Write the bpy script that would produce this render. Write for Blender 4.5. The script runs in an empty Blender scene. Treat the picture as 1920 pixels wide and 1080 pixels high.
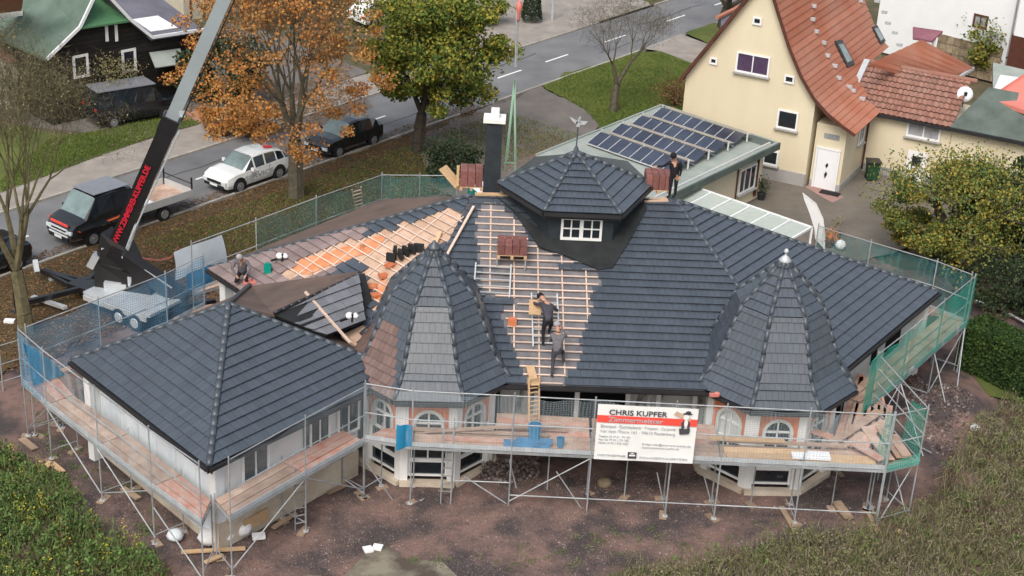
import bpy, math, random
import numpy as np
from mathutils import Vector, Matrix, noise
random.seed(7); RNG = np.random.default_rng(7)
sc = bpy.context.scene
# ------------------------------------------------------------------ camera
F, PITCH, ROLL, CH = 2900.0, math.radians(25.0), math.radians(3.2), 28.1
fw = Vector((0, math.cos(PITCH), -math.sin(PITCH))); ri = Vector((1, 0, 0)); up = Vector((0, math.sin(PITCH), math.cos(PITCH)))
rr = math.cos(ROLL)*ri+math.sin(ROLL)*up; uu = -math.sin(ROLL)*ri+math.cos(ROLL)*up
cam = bpy.data.objects.new('camera', bpy.data.cameras.new('camera'))
sc.collection.objects.link(cam); sc.camera = cam
cam.matrix_world = Matrix(((rr.x, uu.x, -fw.x, 0), (rr.y, uu.y, -fw.y, 0), (rr.z, uu.z, -fw.z, CH), (0, 0, 0, 1)))
cam.data.sensor_width = 36; cam.data.lens = F/1920*36; cam.data.clip_end = 1500; cam.data.clip_start = .5
# ------------------------------------------------------------------ light
w = bpy.data.worlds.new('World'); sc.world = w; w.use_nodes = True
nt = w.node_tree; bg = nt.nodes['Background']; sky = nt.nodes.new('ShaderNodeTexSky'); sky.sky_type = 'NISHITA'; sky.sun_disc = False
sky.sun_elevation = math.radians(50); sky.sun_rotation = math.radians(198); sky.air_density = 1.6; sky.dust_density = 6; sky.ozone_density = 1.0
hs = nt.nodes.new('ShaderNodeHueSaturation'); hs.inputs['Saturation'].default_value = .62
nt.links.new(sky.outputs[0], hs.inputs['Color']); nt.links.new(hs.outputs[0], bg.inputs[0]); bg.inputs[1].default_value = .145
sl = bpy.data.lights.new('sun', 'SUN'); sl.energy = 1.2; sl.angle = math.radians(26); sl.color = (1, .965, .92)
so = bpy.data.objects.new('sun', sl); sc.collection.objects.link(so)
so.rotation_euler = (math.radians(40), 0, math.radians(-18))
sc.view_settings.view_transform = 'Standard'; sc.view_settings.look = 'None'; sc.view_settings.gamma = 1; sc.view_settings.use_curve_mapping = False
sc.view_settings.exposure = 0.34
sc.cycles.max_bounces = 5; sc.cycles.transparent_max_bounces = 12
# ------------------------------------------------------------------ helpers
def ray(x, y): return fw*F+rr*(x-960)-uu*(y-540)
def at(x, y, z=0.0):                       # the point of height z seen at a pixel of the 1920 wide photograph
    d = ray(x, y); return Vector((0, 0, CH))+d*((z-CH)/d.z)
def onplane(x, y, p, n):
    d = ray(x, y); o = Vector((0, 0, CH)); return o+d*((Vector(p)-o).dot(n)/d.dot(n))
def aty(x, y, Y): return onplane(x, y, (0, Y, 0), Vector((0, 1, 0)))
def px(v):
    v = Vector(v)-Vector((0, 0, CH)); z = v.dot(fw); return (960+F*v.dot(rr)/z, 540-F*v.dot(uu)/z)
def inpoly(p, poly):
    x, y = p; r = False; j = len(poly)-1
    for i in range(len(poly)):
        a, b = poly[i], poly[j]
        if (a[1] > y) != (b[1] > y) and x < (b[0]-a[0])*(y-a[1])/(b[1]-a[1])+a[0]: r = not r
        j = i
    return r
V = Vector
def L(o): sc.collection.objects.link(o); return o
def tag(o, label=None, cat=None, group=None, kind=None):
    if label: o['label'] = label
    if cat: o['category'] = cat
    if group: o['group'] = group
    if kind: o['kind'] = kind
    return o
def root(name, loc, label, cat, group=None, kind=None):
    o = L(bpy.data.objects.new(name, None)); o.location = loc; o.empty_display_size = .3
    o['_l'] = list(loc); return tag(o, label, cat, group, kind)
def worg(o):
    r = V((0, 0, 0))
    while o is not None:
        r = r+V(o['_l']) if '_l' in o else r
        o = o.parent
    return r
MATS = {}
def mat(name, c, rough=.8, var=.18, scale=3.0, island=0.0, c2=None, bump=0.0, bscale=40, metal=0.0, spec=.3, det=4, coat=0, obj=0.0, stretch=None, thr=None, cols=None):
    m = bpy.data.materials.new(name); m.use_nodes = True; MATS[name] = m
    t = m.node_tree; N = t.nodes; K = t.links; b = N['Principled BSDF']
    b.inputs['Roughness'].default_value = rough; b.inputs['Metallic'].default_value = metal
    b.inputs['Specular IOR Level'].default_value = spec; b.inputs['Coat Weight'].default_value = coat
    g = N.new('ShaderNodeNewGeometry'); mp = N.new('ShaderNodeMapping'); K.new(g.outputs['Position'], mp.inputs[0])
    if stretch: mp.inputs['Scale'].default_value = stretch
    n = N.new('ShaderNodeTexNoise'); n.inputs['Scale'].default_value = scale; n.inputs['Detail'].default_value = det; n.inputs['Roughness'].default_value = .62
    K.new(mp.outputs[0], n.inputs['Vector'])
    mr = N.new('ShaderNodeMapRange'); lo, hi = thr or (.3, .7); mr.inputs[1].default_value = lo; mr.inputs[2].default_value = hi
    K.new(n.outputs['Fac'], mr.inputs[0])
    mx = N.new('ShaderNodeMix'); mx.data_type = 'RGBA'; K.new(mr.outputs[0], mx.inputs[0])
    A = [x*(1-var) for x in c]; B = list(c2) if c2 else [min(1, x*(1+var)) for x in c]
    mx.inputs[6].default_value = (*A, 1); mx.inputs[7].default_value = (*B, 1); out = mx.outputs[2]
    if cols:                                # one of several colours per leaf or stone
        cr = N.new('ShaderNodeValToRGB'); cr.color_ramp.interpolation = 'LINEAR'
        e = cr.color_ramp.elements; e[0].position = 0; e[0].color = (*cols[0], 1); e[1].position = 1; e[1].color = (*cols[-1], 1)
        for i, q in enumerate(cols[1:-1]): x = e.new((i+1)/(len(cols)-1)); x.color = (*q, 1)
        ad = N.new('ShaderNodeMath'); ad.operation = 'MULTIPLY_ADD'; ad.inputs[1].default_value = .55; K.new(g.outputs['Random Per Island'], ad.inputs[0])
        a2 = N.new('ShaderNodeMath'); a2.operation = 'MULTIPLY_ADD'; a2.inputs[1].default_value = .9; a2.inputs[2].default_value = -.22; K.new(n.outputs['Fac'], a2.inputs[0])
        K.new(a2.outputs[0], ad.inputs[2]); K.new(ad.outputs[0], cr.inputs[0]); out = cr.outputs[0]
    if island or obj:
        oi = N.new('ShaderNodeObjectInfo'); s = N.new('ShaderNodeMath'); s.operation = 'ADD'
        K.new(oi.outputs['Random'], s.inputs[0]); K.new(g.outputs['Random Per Island'], s.inputs[1])
        fr = N.new('ShaderNodeMath'); fr.operation = 'FRACT'; K.new(s.outputs[0], fr.inputs[0])
        m2 = N.new('ShaderNodeMapRange'); k = island or obj; m2.inputs[3].default_value = 1-k; m2.inputs[4].default_value = 1+k
        K.new(fr.outputs[0], m2.inputs[0]); hv = N.new('ShaderNodeHueSaturation'); K.new(m2.outputs[0], hv.inputs['Value']); K.new(out, hv.inputs['Color']); out = hv.outputs[0]
    K.new(out, b.inputs['Base Color'])
    if bump:
        bn = N.new('ShaderNodeTexNoise'); bn.inputs['Scale'].default_value = bscale; bn.inputs['Detail'].default_value = 3; K.new(mp.outputs[0], bn.inputs['Vector'])
        bp = N.new('ShaderNodeBump'); bp.inputs['Strength'].default_value = bump; bp.inputs['Distance'].default_value = .03
        K.new(bn.outputs['Fac'], bp.inputs['Height']); K.new(bp.outputs[0], b.inputs['Normal'])
    return m
def netmat(name, c, base=.35, line=.75, cell=.11):
    m = mat(name, c, rough=.7, var=.15, scale=1.5); t = m.node_tree; N = t.nodes; K = t.links
    b = N['Principled BSDF']; g = N.new('ShaderNodeNewGeometry'); sx = N.new('ShaderNodeSeparateXYZ'); K.new(g.outputs['Position'], sx.inputs[0])
    def lines(src, sc_):
        a = N.new('ShaderNodeMath'); a.operation = 'PINGPONG'; a.inputs[1].default_value = sc_; K.new(src, a.inputs[0])
        c_ = N.new('ShaderNodeMath'); c_.operation = 'LESS_THAN'; c_.inputs[1].default_value = sc_*.3; K.new(a.outputs[0], c_.inputs[0]); return c_.outputs[0]
    hx = N.new('ShaderNodeMath'); hx.operation = 'ADD'; K.new(sx.outputs[0], hx.inputs[0]); K.new(sx.outputs[1], hx.inputs[1])
    mxx = N.new('ShaderNodeMath'); mxx.operation = 'MAXIMUM'; K.new(lines(hx.outputs[0], cell), mxx.inputs[0]); K.new(lines(sx.outputs[2], cell*.8), mxx.inputs[1])
    mr = N.new('ShaderNodeMapRange'); mr.inputs[3].default_value = base; mr.inputs[4].default_value = line; K.new(mxx.outputs[0], mr.inputs[0])
    K.new(mr.outputs[0], b.inputs['Alpha']); return m
class MB:
    def __init__(s): s.v = []; s.f = []; s.m = []; s.cur = 0
    def face(s, pts):
        i = len(s.v); s.v += [tuple(p) for p in pts]; s.f.append(tuple(range(i, i+len(pts)))); s.m.append(s.cur); return s
    def solid(s, vs, fs):
        i = len(s.v); s.v += [tuple(p) for p in vs]
        for f in fs: s.f.append(tuple(i+k for k in f)); s.m.append(s.cur)
        return s
    def box(s, c, d, M=None):
        c = V(c); x, y, z = d[0]/2, d[1]/2, d[2]/2
        vs = [V((a*x, b*y, e*z)) for e in (-1, 1) for b in (-1, 1) for a in (-1, 1)]
        vs = [(M @ q if M else q)+c for q in vs]
        return s.solid(vs, [(0, 2, 3, 1), (4, 5, 7, 6), (0, 1, 5, 4), (2, 6, 7, 3), (0, 4, 6, 2), (1, 3, 7, 5)])
    def beam(s, p, q, w, h, upv=(0, 0, 1)):
        p = V(p); q = V(q); d = (q-p).normalized(); a = d.cross(V(upv))
        if a.length < 1e-3: a = d.cross(V((1, 0, 0)))
        a.normalize(); b = a.cross(d); a = a*w/2; b = b*h/2
        vs = [p-a-b, p+a-b, p+a+b, p-a+b, q-a-b, q+a-b, q+a+b, q-a+b]
        return s.solid(vs, [(0, 1, 2, 3), (4, 7, 6, 5), (0, 4, 5, 1), (1, 5, 6, 2), (2, 6, 7, 3), (3, 7, 4, 0)])
    def tube(s, p, q, r, n=6, r2=None, cap=True):
        p = V(p); q = V(q); r2 = r if r2 is None else r2; d = q-p
        if d.length < 1e-6: return s
        d.normalize(); a = d.orthogonal().normalized(); b = d.cross(a); vs = []
        for c, rad in ((p, r), (q, r2)):
            for k in range(n): t = 2*math.pi*k/n; vs.append(c+a*(rad*math.cos(t))+b*(rad*math.sin(t)))
        fs = [(k, (k+1) % n, n+(k+1) % n, n+k) for k in range(n)]
        if cap: fs += [tuple(range(n-1, -1, -1)), tuple(range(n, 2*n))]
        return s.solid(vs, fs)
    def lathe(s, o, prof, n=12, ax=None):
        o = V(o); vs = []
        for r, z in prof:
            for k in range(n): t = 2*math.pi*k/n; q = V((r*math.cos(t), r*math.sin(t), z)); vs.append((ax @ q if ax else q)+o)
        fs = [(i*n+k, i*n+(k+1) % n, (i+1)*n+(k+1) % n, (i+1)*n+k) for i in range(len(prof)-1) for k in range(n)]
        fs += [tuple(range(n-1, -1, -1)), tuple((len(prof)-1)*n+k for k in range(n))]
        return s.solid(vs, fs)
    def prism(s, pts, ext):                 # polygon extruded along a vector
        n = len(pts); ext = V(ext); pts = [V(p) for p in pts]; vs = pts+[p+ext for p in pts]
        return s.solid(vs, [tuple(range(n-1, -1, -1)), tuple(range(n, 2*n))]+[(k, (k+1) % n, n+(k+1) % n, n+k) for k in range(n)])
    def build(s, name, mats, parent=None, label=None, cat=None, group=None, kind=None, org=None, smooth=False):
        if not isinstance(mats, (list, tuple)): mats = [mats]
        if parent is not None: o0 = worg(parent)
        elif org is not None: o0 = V(org)
        else: o0 = V((0, 0, 0))
        me = bpy.data.meshes.new(name); me.from_pydata([(a[0]-o0.x, a[1]-o0.y, a[2]-o0.z) for a in s.v], [], s.f)
        for m in mats: me.materials.append(m if not isinstance(m, str) else MATS[m])
        if any(s.m): me.polygons.foreach_set('material_index', s.m)
        if smooth: me.polygons.foreach_set('use_smooth', [True]*len(me.polygons))
        me.update(); o = L(bpy.data.objects.new(name, me))
        if parent is not None: o.parent = parent
        else: o.location = o0
        return tag(o, label, cat, group, kind)
def cloud(name, P, S, m, parent=None, kind='stuff', label=None, cat=None, flat=0.0, aspect=1.0, org=(0, 0, 0), upv=0.0, bend=False):
    P = np.asarray(P, float); n = len(P); S = np.asarray(S, float).reshape(-1, 1)*np.ones((n, 1))
    a = RNG.normal(size=(n, 3)); a[:, 2] *= (1-flat); a[:, 2] += upv*2; a /= np.linalg.norm(a, axis=1)[:, None]
    b = RNG.normal(size=(n, 3)); b[:, 2] *= (1-flat); b -= a*(a*b).sum(1)[:, None]; b /= np.linalg.norm(b, axis=1)[:, None]
    o0 = np.array(worg(parent) if parent is not None else org, float)
    P = P-o0; A = a*S*.5*aspect; B = b*S*.5
    vs = np.stack([P-A, P+B*.8, P+A, P-B*.8], 1).reshape(-1, 3)
    me = bpy.data.meshes.new(name); me.vertices.add(4*n); me.vertices.foreach_set('co', vs.ravel())
    me.loops.add(4*n); me.loops.foreach_set('vertex_index', np.arange(4*n)); me.polygons.add(n)
    me.polygons.foreach_set('loop_start', np.arange(n)*4); me.update(calc_edges=True)
    me.materials.append(MATS[m] if isinstance(m, str) else m); o = L(bpy.data.objects.new(name, me))
    if parent is not None: o.parent = parent
    else: o.location = V(o0)
    return tag(o, label, cat, None, kind)
def copy_tree(o, parent=None):
    c = L(o.copy()); c.parent = parent
    for ch in list(o.children): copy_tree(ch, c)
    return c
# ------------------------------------------------------------------ materials
mat('dirt', (.075, .062, .064), .95, .2, .5, c2=(.185, .118, .102), bump=1.0, bscale=9, det=12, thr=(.42, .6))
mat('earth_grass', (.075, .085, .035), .95, .3, .8, c2=(.13, .10, .065), bump=.6, bscale=20)
mat('leaf_litter', (.10, .058, .026), .95, .3, .8, c2=(.075, .065, .035), bump=.8, bscale=25, det=8)
mat('asphalt', (.135, .14, .15), .8, .12, .35, c2=(.195, .198, .205), bump=.25, bscale=60, det=6)
mat('gravel', (.14, .125, .12), .95, .22, .35, c2=(.19, .175, .16), bump=.7, bscale=30, det=7)
mat('pavement', (.27, .245, .225), .9, .2, .9, c2=(.33, .30, .27), bump=.3, bscale=30, det=6)
mat('kerb', (.33, .31, .28), .9, .2, 2, island=.12)
mat('pink_paving', (.33, .2, .18), .9, .2, 2)
mat('courtyard', (.13, .118, .1), .9, .2, .35, c2=(.19, .165, .14), bump=.4, bscale=25, det=7)
mat('lawn', (.07, .105, .022), .95, .3, .25, c2=(.13, .145, .04), bump=.6, bscale=30, det=7)
mat('white_paint', (.75, .75, .73), .6, .08)
mat('grey_puddle', (.10, .08, .065), .7, .2, .8, c2=(.22, .20, .155), det=10, thr=(.4, .6), bump=.4, bscale=12)
mat('slate', (.058, .072, .092), .27, .08, 1.1, island=.08, spec=.75, bump=.12, bscale=30)
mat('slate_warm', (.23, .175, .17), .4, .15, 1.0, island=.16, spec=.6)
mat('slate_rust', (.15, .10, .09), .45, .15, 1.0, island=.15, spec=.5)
mat('slate_pale', (.15, .155, .175), .35, .12, 1.0, island=.12, spec=.6)
mat('ridge', (.06, .073, .09), .4, .1, 2, obj=.06, spec=.5)
mat('felt_dark', (.018, .02, .022), .8, .3, 2)
mat('bitumen', (.026, .034, .042), .62, .25, 1.6, bump=.3, bscale=12)
mat('membrane', (.12, .125, .145), .75, .2, 2.0, c2=(.19, .18, .19))
mat('peach_board', (.50, .33, .235), .8, .2, 1.4, c2=(.6, .44, .34), island=.08)
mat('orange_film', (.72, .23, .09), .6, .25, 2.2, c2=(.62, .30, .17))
mat('brown_back', (.12, .09, .08), .6, .25, .8, c2=(.17, .12, .10), island=.1)
mat('batten', (.56, .43, .36), .8, .12, 3, obj=.14)
mat('wood', (.50, .34, .2), .8, .15, 4, obj=.15, stretch=(1, 1, 6))
mat('plank', (.42, .27, .20), .85, .25, 1.6, obj=.2, c2=(.50, .38, .31))
mat('plank_red', (.56, .22, .14), .85, .25, 2.2, obj=.2, c2=(.48, .36, .31))
mat('old_wood', (.30, .22, .16), .9, .25, 3, obj=.2)
mat('steel', (.33, .35, .37), .6, .2, 3, metal=.35, obj=.15)
mat('galv', (.5, .53, .56), .5, .12, 3, metal=.3)
mat('gutter', (.022, .022, .026), .45, .2, 3, spec=.5)
mat('wall_white', (.66, .67, .68), .85, .12, .9, c2=(.76, .77, .78), stretch=(1, 1, .4))
mat('wall_blue', (.60, .66, .74), .8, .12, .9, c2=(.74, .78, .82), stretch=(1, 1, .4))
mat('wall_stain', (.22, .22, .22), .9, .3, 2.6, c2=(.5, .5, .49), thr=(.38, .5), stretch=(1, 1, .3))
mat('base_cream', (.52, .43, .34), .9, .2, 1.2, c2=(.6, .54, .46))
mat('frame_white', (.74, .75, .76), .4, .04)
mat('glass', (.012, .018, .024), .08, .2, 1, spec=.9)
mat('glass_car', (.16, .22, .22), .12, .3, 1.2, spec=.9)
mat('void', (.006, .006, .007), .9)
mat('cream', (.64, .56, .41), .9, .08, .5, c2=(.66, .60, .45), stretch=(1, 1, .35))
mat('plinth', (.34, .335, .33), .9, .12, 1.5)
mat('red_tile', (.44, .145, .08), .75, .22, .45, c2=(.38, .18, .125), island=.1)
mat('old_tile', (.36, .17, .13), .85, .3, .7, c2=(.25, .15, .12), island=.22)
mat('pink_roof', (.55, .19, .16), .8, .08, 1)
mat('green_felt', (.085, .11, .10), .9, .2, .9, c2=(.12, .15, .135))
mat('pale_felt', (.27, .32, .30), .85, .15, .6, c2=(.34, .37, .35))
mat('green_roof', (.10, .16, .125), .85, .25, .7, c2=(.14, .19, .16))
mat('green_tri', (.07, .18, .09), .8, .12, 3, stretch=(1, 1, 5))
mat('black_wood', (.016, .014, .013), .7, .3, 2, island=.25)
mat('white_wall', (.72, .74, .77), .9, .03, 1)
mat('brown_frame', (.09, .035, .025), .5, .2)
mat('stone', (.22, .17, .11), .9, .3, 3, c2=(.32, .26, .18), island=.2)
mat('grey_roof', (.13, .13, .16), .8, .2, .7)
mat('violet_roof', (.24, .10, .13), .7, .12)
mat('beige_wall', (.46, .43, .35), .9, .12, 1.2)
mat('blue_cloth', (.14, .25, .42), .8, .2)
mat('solar', (.03, .038, .065), .14, .25, .7, c2=(.05, .062, .095), spec=.8, obj=.2)
mat('alu', (.62, .64, .65), .35, .06, metal=.4)
mat('slate_board', (.34, .31, .27), .8, .2, 1.2)
mat('brick_orange', (.66, .16, .05), .85, .2, 6, c2=(.52, .22, .12), island=.12)
mat('arch_pale', (.55, .58, .57), .7, .08)
mat('pallet_tile', (.20, .085, .075), .6, .25, 6, island=.2)
mat('paint_white', (.78, .8, .8), .18, .02, coat=.6, spec=.5)
mat('paint_black', (.012, .013, .016), .2, .1, coat=.5, spec=.5)
mat('paint_grey', (.20, .21, .24), .3, .08, coat=.3)
mat('paint_orange', (.50, .10, .03), .35, .1)
mat('rubber', (.015, .015, .016), .85)
mat('rim', (.30, .31, .33), .35, .1, metal=.5)
mat('lamp_glass', (.6, .65, .68), .15, .1)
mat('red_light', (.4, .02, .02), .3)
mat('crane_black', (.012, .012, .014), .35, .2, coat=.2, spec=.5)
mat('boom_grey', (.33, .39, .42), .35, .08, 1, metal=.3)
mat('crane_red', (.55, .02, .04), .5, .05)
mat('text_dark', (.06, .06, .075), .7)
mat('text_grey', (.38, .40, .43), .7)
mat('banner_white', (.72, .74, .74), .8, .04)
mat('banner_red', (.78, .08, .06), .8, .05)
mat('tarp', (.55, .63, .70), .6, .15, .8, c2=(.68, .73, .78))
mat('tarp_blue', (.05, .19, .36), .6, .3, 2)
mat('blue_plastic', (.02, .20, .38), .45, .15, 2)
mat('teal', (.0, .22, .18), .5, .08)
mat('bin_green', (.02, .06, .03), .5)
mat('skin', (.42, .24, .17), .6, .05)
mat('cloth_black', (.012, .012, .015), .9, .3, 8)
mat('cloth_grey', (.05, .05, .062), .9, .3, 8)
mat('cloth_mid', (.12, .115, .13), .9, .25, 8)
mat('cloth_light', (.30, .29, .31), .9, .25, 8)
mat('helmet', (.75, .78, .8), .3)
mat('bark', (.10, .085, .062), .95, .3, 5, c2=(.14, .125, .09), bump=.6, bscale=25)
mat('bark_moss', (.115, .10, .055), .95, .3, 4, c2=(.16, .14, .08), bump=.6, bscale=25)
mat('bark_dark', (.06, .05, .04), .95, .3, 5)
mat('leaf_orange', (0, 0, 0), .8, cols=[(.11, .07, .035), (.32, .13, .04), (.45, .17, .035), (.27, .16, .06), (.48, .25, .07), (.18, .12, .06)], scale=.5)
mat('leaf_green', (0, 0, 0), .75, cols=[(.018, .045, .012), (.045, .085, .016), (.09, .135, .022), (.17, .18, .026), (.30, .24, .035), (.36, .24, .04)], scale=.7)
mat('leaf_bush', (0, 0, 0), .75, cols=[(.022, .05, .02), (.05, .095, .026), (.10, .14, .034), (.18, .18, .035), (.32, .23, .04), (.22, .17, .08)], scale=.5)
mat('leaf_dark', (0, 0, 0), .8, cols=[(.008, .02, .012), (.02, .04, .02), (.035, .05, .02), (.08, .075, .03)], scale=.5)
mat('leaf_weed', (0, 0, 0), .8, cols=[(.035, .06, .022), (.075, .13, .032), (.10, .18, .045), (.11, .11, .05), (.10, .20, .045), (.22, .24, .05)], scale=1.1)
mat('leaf_dry', (0, 0, 0), .85, cols=[(.04, .05, .025), (.09, .12, .04), (.15, .125, .08), (.24, .20, .14), (.14, .18, .05), (.09, .07, .05), (.28, .235, .17)], scale=.45)
mat('leaf_moss', (0, 0, 0), .85, cols=[(.13, .12, .05), (.19, .17, .08), (.22, .20, .11), (.16, .10, .05)], scale=.8)
mat('litter', (0, 0, 0), .85, cols=[(.05, .035, .02), (.11, .065, .03), (.20, .105, .045), (.27, .18, .10)], scale=.6)
mat('grass', (0, 0, 0), .85, cols=[(.045, .075, .015), (.08, .13, .022), (.13, .17, .035), (.17, .165, .06)], scale=.25)
mat('hedge', (0, 0, 0), .85, cols=[(.008, .022, .006), (.016, .04, .009), (.032, .065, .012), (.075, .105, .02)], scale=.8)
mat('stones', (0, 0, 0), .9, cols=[(.05, .04, .04), (.10, .08, .078), (.15, .115, .105), (.24, .20, .19), (.42, .39, .37)], scale=1)
netmat('net_blue', (.13, .32, .50), .22, .5, .06); netmat('net_green', (.04, .38, .29), .34, .60, .06); netmat('net_clear', (.50, .60, .66), .05, .22, .05)
netmat('net_deep', (.06, .20, .21), .22, .46, .06)
def glassmat():
    m = mat('canopy_glass', (.55, .62, .58), .15, .05); m.node_tree.nodes['Principled BSDF'].inputs['Alpha'].default_value = .55
glassmat()
# ================================================================== GROUND
def pw(pts, z=0.0): return [at(x, y, z) for x, y in pts]
def sheet(name, pts, z, m, parent=None, jag=0.0, thick=None):
    out = []
    for i, p in enumerate(pts):             # edges wander a little, as worn edges do
        q = pts[(i+1) % len(pts)]; n = max(1, int((V(q[:2])-V(p[:2])).length/.5)) if jag else 1
        for k in range(n):
            t = k/n; a = V((p[0]+(q[0]-p[0])*t, p[1]+(q[1]-p[1])*t, z))
            if jag: a.x += jag*(noise.noise(a*.9)); a.y += jag*(noise.noise(a*.9+V((9, 9, 9))))
            out.append(a)
    b = MB()
    if thick: b.prism([q-V((0, 0, thick)) for q in out], (0, 0, thick))
    else: b.face(out)
    return b.build(name, m, parent, kind=None if parent else 'structure')
def relief(name, poly, step, zf, m):
    xs = [p[0] for p in poly]; ys = [p[1] for p in poly]; nx = int((max(xs)-min(xs))/step)+1; ny = int((max(ys)-min(ys))/step)+1
    idx = {}; b = MB()
    def vid(i, j):
        if (i, j) not in idx:
            x = min(xs)+i*step; y = min(ys)+j*step; idx[(i, j)] = len(b.v); b.v.append((x, y, zf(x, y)))
        return idx[(i, j)]
    for i in range(nx):
        for j in range(ny):
            x = min(xs)+(i+.5)*step; y = min(ys)+(j+.5)*step
            k = .5*noise.noise(V((x*.7, y*.7, 0)))
            if inpoly((x+k, y+k), poly): b.f.append((vid(i, j), vid(i+1, j), vid(i+1, j+1), vid(i, j+1))); b.m.append(0)
    return b.build(name, m, kind='structure', smooth=True)
sheet('ground', [(-260, -60), (300, -60), (300, 420), (-260, 420)], -.12, 'earth_grass')
FARG = [(-20.1-60*.593-5.75*.805, 60.3-60*.805+5.75*.593), (-20.1+160*.593-5.75*.805, 60.3+160*.805+5.75*.593), (60, 400), (-240, 400), (-240, 20)]
sheet('ground', FARG, .085, 'earth_grass')
RP, RD, RN = V((-20.1, 60.3, 0)), V((.593, .805, 0)), V((.805, -.593, 0))
def rd(t, o, z=0.0): return RP+RD*t+RN*o+V((0, 0, z))
sheet('road', [rd(-60, 0), rd(160, 0), rd(160, -5.65), rd(-60, -5.65)], 0.0, 'asphalt')
def gully(x, y):
    z = .05*noise.noise(V((x*.35, y*.35, 1)))+.03*noise.noise(V((x*1.6, y*1.6, 3)))+.012*noise.noise(V((x*5, y*5, 5)))
    q = px((x, y, 0))
    for c, r, h in (((1020, 960), 90, .22), ((1120, 1010), 60, -.16), ((900, 1000), 120, .12), ((1780, 760), 70, .7), ((1690, 800), 60, .35), ((940, 890), 60, .25), ((1700, 700), 60, .2)):
        d = ((q[0]-c[0])**2+((q[1]-c[1])*1.7)**2)/r**2
        if d < 4: z += h*math.exp(-d*1.5)
    return max(z, -.07)+.0
relief('dirt_ground', [(-34, 22), (26, 22), (26, 62), (15, 66), (-1, 79), (-4, 80), rd(-22, 6.5)[:2]], .28, gully, 'dirt')
sheet('verge', [rd(-30, .12), rd(27, .12), rd(29.5, 4.5), rd(24, 6.5), rd(10, 7.2), rd(2, 7), rd(-30, 8)], .07, 'leaf_litter', jag=.7)
sheet('gravel_yard', pw([(774, 262), (860, 225), (975, 182), (1015, 163), (1110, 215), (1128, 240), (1000, 300), (1100, 420), (860, 380), (800, 345), (790, 300)]), .085, 'gravel', jag=.5)
sheet('lawn', pw([(1018, 162), (1065, 140), (1190, 100), (1240, 97), (1300, 118), (1320, 200), (1235, 230), (1128, 244), (1095, 205)]), .10, 'lawn', jag=.35)
sheet('driveway', pw([(1205, 94), (1275, 66), (1345, 92), (1310, 126), (1240, 99)]), .104, 'pavement')
sheet('lawn', pw([(1283, 64), (1345, 44), (1400, 60), (1345, 92)]), .108, 'lawn', jag=.2)
sheet('sidewalk', [rd(-60, -5.8), rd(31, -5.8), rd(31, -8.6), rd(-60, -8.6)], .09, 'pavement')
sheet('sidewalk', [rd(31, -5.8), rd(49, -5.8), rd(49, -8.4), rd(31, -8.4)], .112, 'pavement')
sheet('driveway', [rd(49, -5.8), rd(56.5, -5.8), rd(60, -8.5), rd(64, -30), rd(41, -30), rd(42, -9)], .10, 'pavement')
sheet('garden_lawn', [rd(57, -6.2), rd(90, -6.2), rd(95, -20), rd(62, -20)], .11, 'lawn', jag=.3)
sheet('garden_lawn', [rd(-40, -8.7), rd(8.5, -8.7), rd(10.5, -12.5), rd(8, -19), rd(-40, -22)], .10, 'lawn', jag=.6)
sheet('garden_path', pw([(345, 215), (375, 207), (425, 243), (398, 252)]), .115, 'pink_paving')
sheet('driveway', [rd(13, -8.7), rd(30, -8.7), rd(32, -22), rd(8.5, -22), rd(10, -14)], .105, 'gravel')
sheet('front_garden', pw([(880, 60), (1000, -15), (1038, 20), (1062, 38), (970, 68), (900, 110)]), .125, 'pavement')
sheet('courtyard', pw([(1230, 380), (1437, 336), (1507, 352), (1530, 340), (1640, 320), (1720, 352), (1800, 400), (1700, 470), (1560, 500)]), .06, 'courtyard', jag=.3)
sheet('garden_path', pw([(1508, 352), (1530, 347), (1582, 372), (1560, 382)]), .066, 'pink_paving')
sheet('puddle', pw([(560, 1100), (600, 1072), (650, 1062), (690, 1042), (745, 1030), (790, 1034), (822, 1052), (836, 1078), (862, 1095), (840, 1120), (640, 1130)]), .05, 'grey_puddle', jag=1.1)
sheet('garden_lawn', pw([(1822, 560), (1919, 590), (2060, 640), (2060, 540), (1919, 520), (1860, 540)]), .12, 'lawn')
sheet('garden_lawn', pw([(1850, 745), (1990, 775), (2050, 700), (1940, 650), (1800, 690)]), .12, 'lawn', jag=.3)
kb = root('kerb', rd(0, 0), 'pale stone kerb along the near edge of the street', 'kerb')
for k in range(90):
    t = -22+k*1.0
    if 27.5 < t < 31 or 49 < t < 56: continue
    MB().beam(rd(t, .06, .02), rd(t+.97, .06, .02), .14, .2).build('kerb_stone', 'kerb', kb)
kb = root('kerb', rd(0, -5.7), 'pale stone kerb along the far edge of the street', 'kerb')
for k in range(90):
    t = -22+k*1.0
    if 49 < t < 57: continue
    MB().beam(rd(t, -5.72, .01), rd(t+.97, -5.72, .01), .14, .2).build('kerb_stone', 'kerb', kb)
for t in (-6.9, -1.2, 4.5, 11, 22.5, 28.6, 35, 37.3+2.6, 46.8-.3, 54, 60.5, 67):
    sheet('road_marking', [rd(t, -2.72), rd(t+2.4, -2.72), rd(t+2.4, -2.86), rd(t, -2.86)], .006, 'white_paint')
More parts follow.
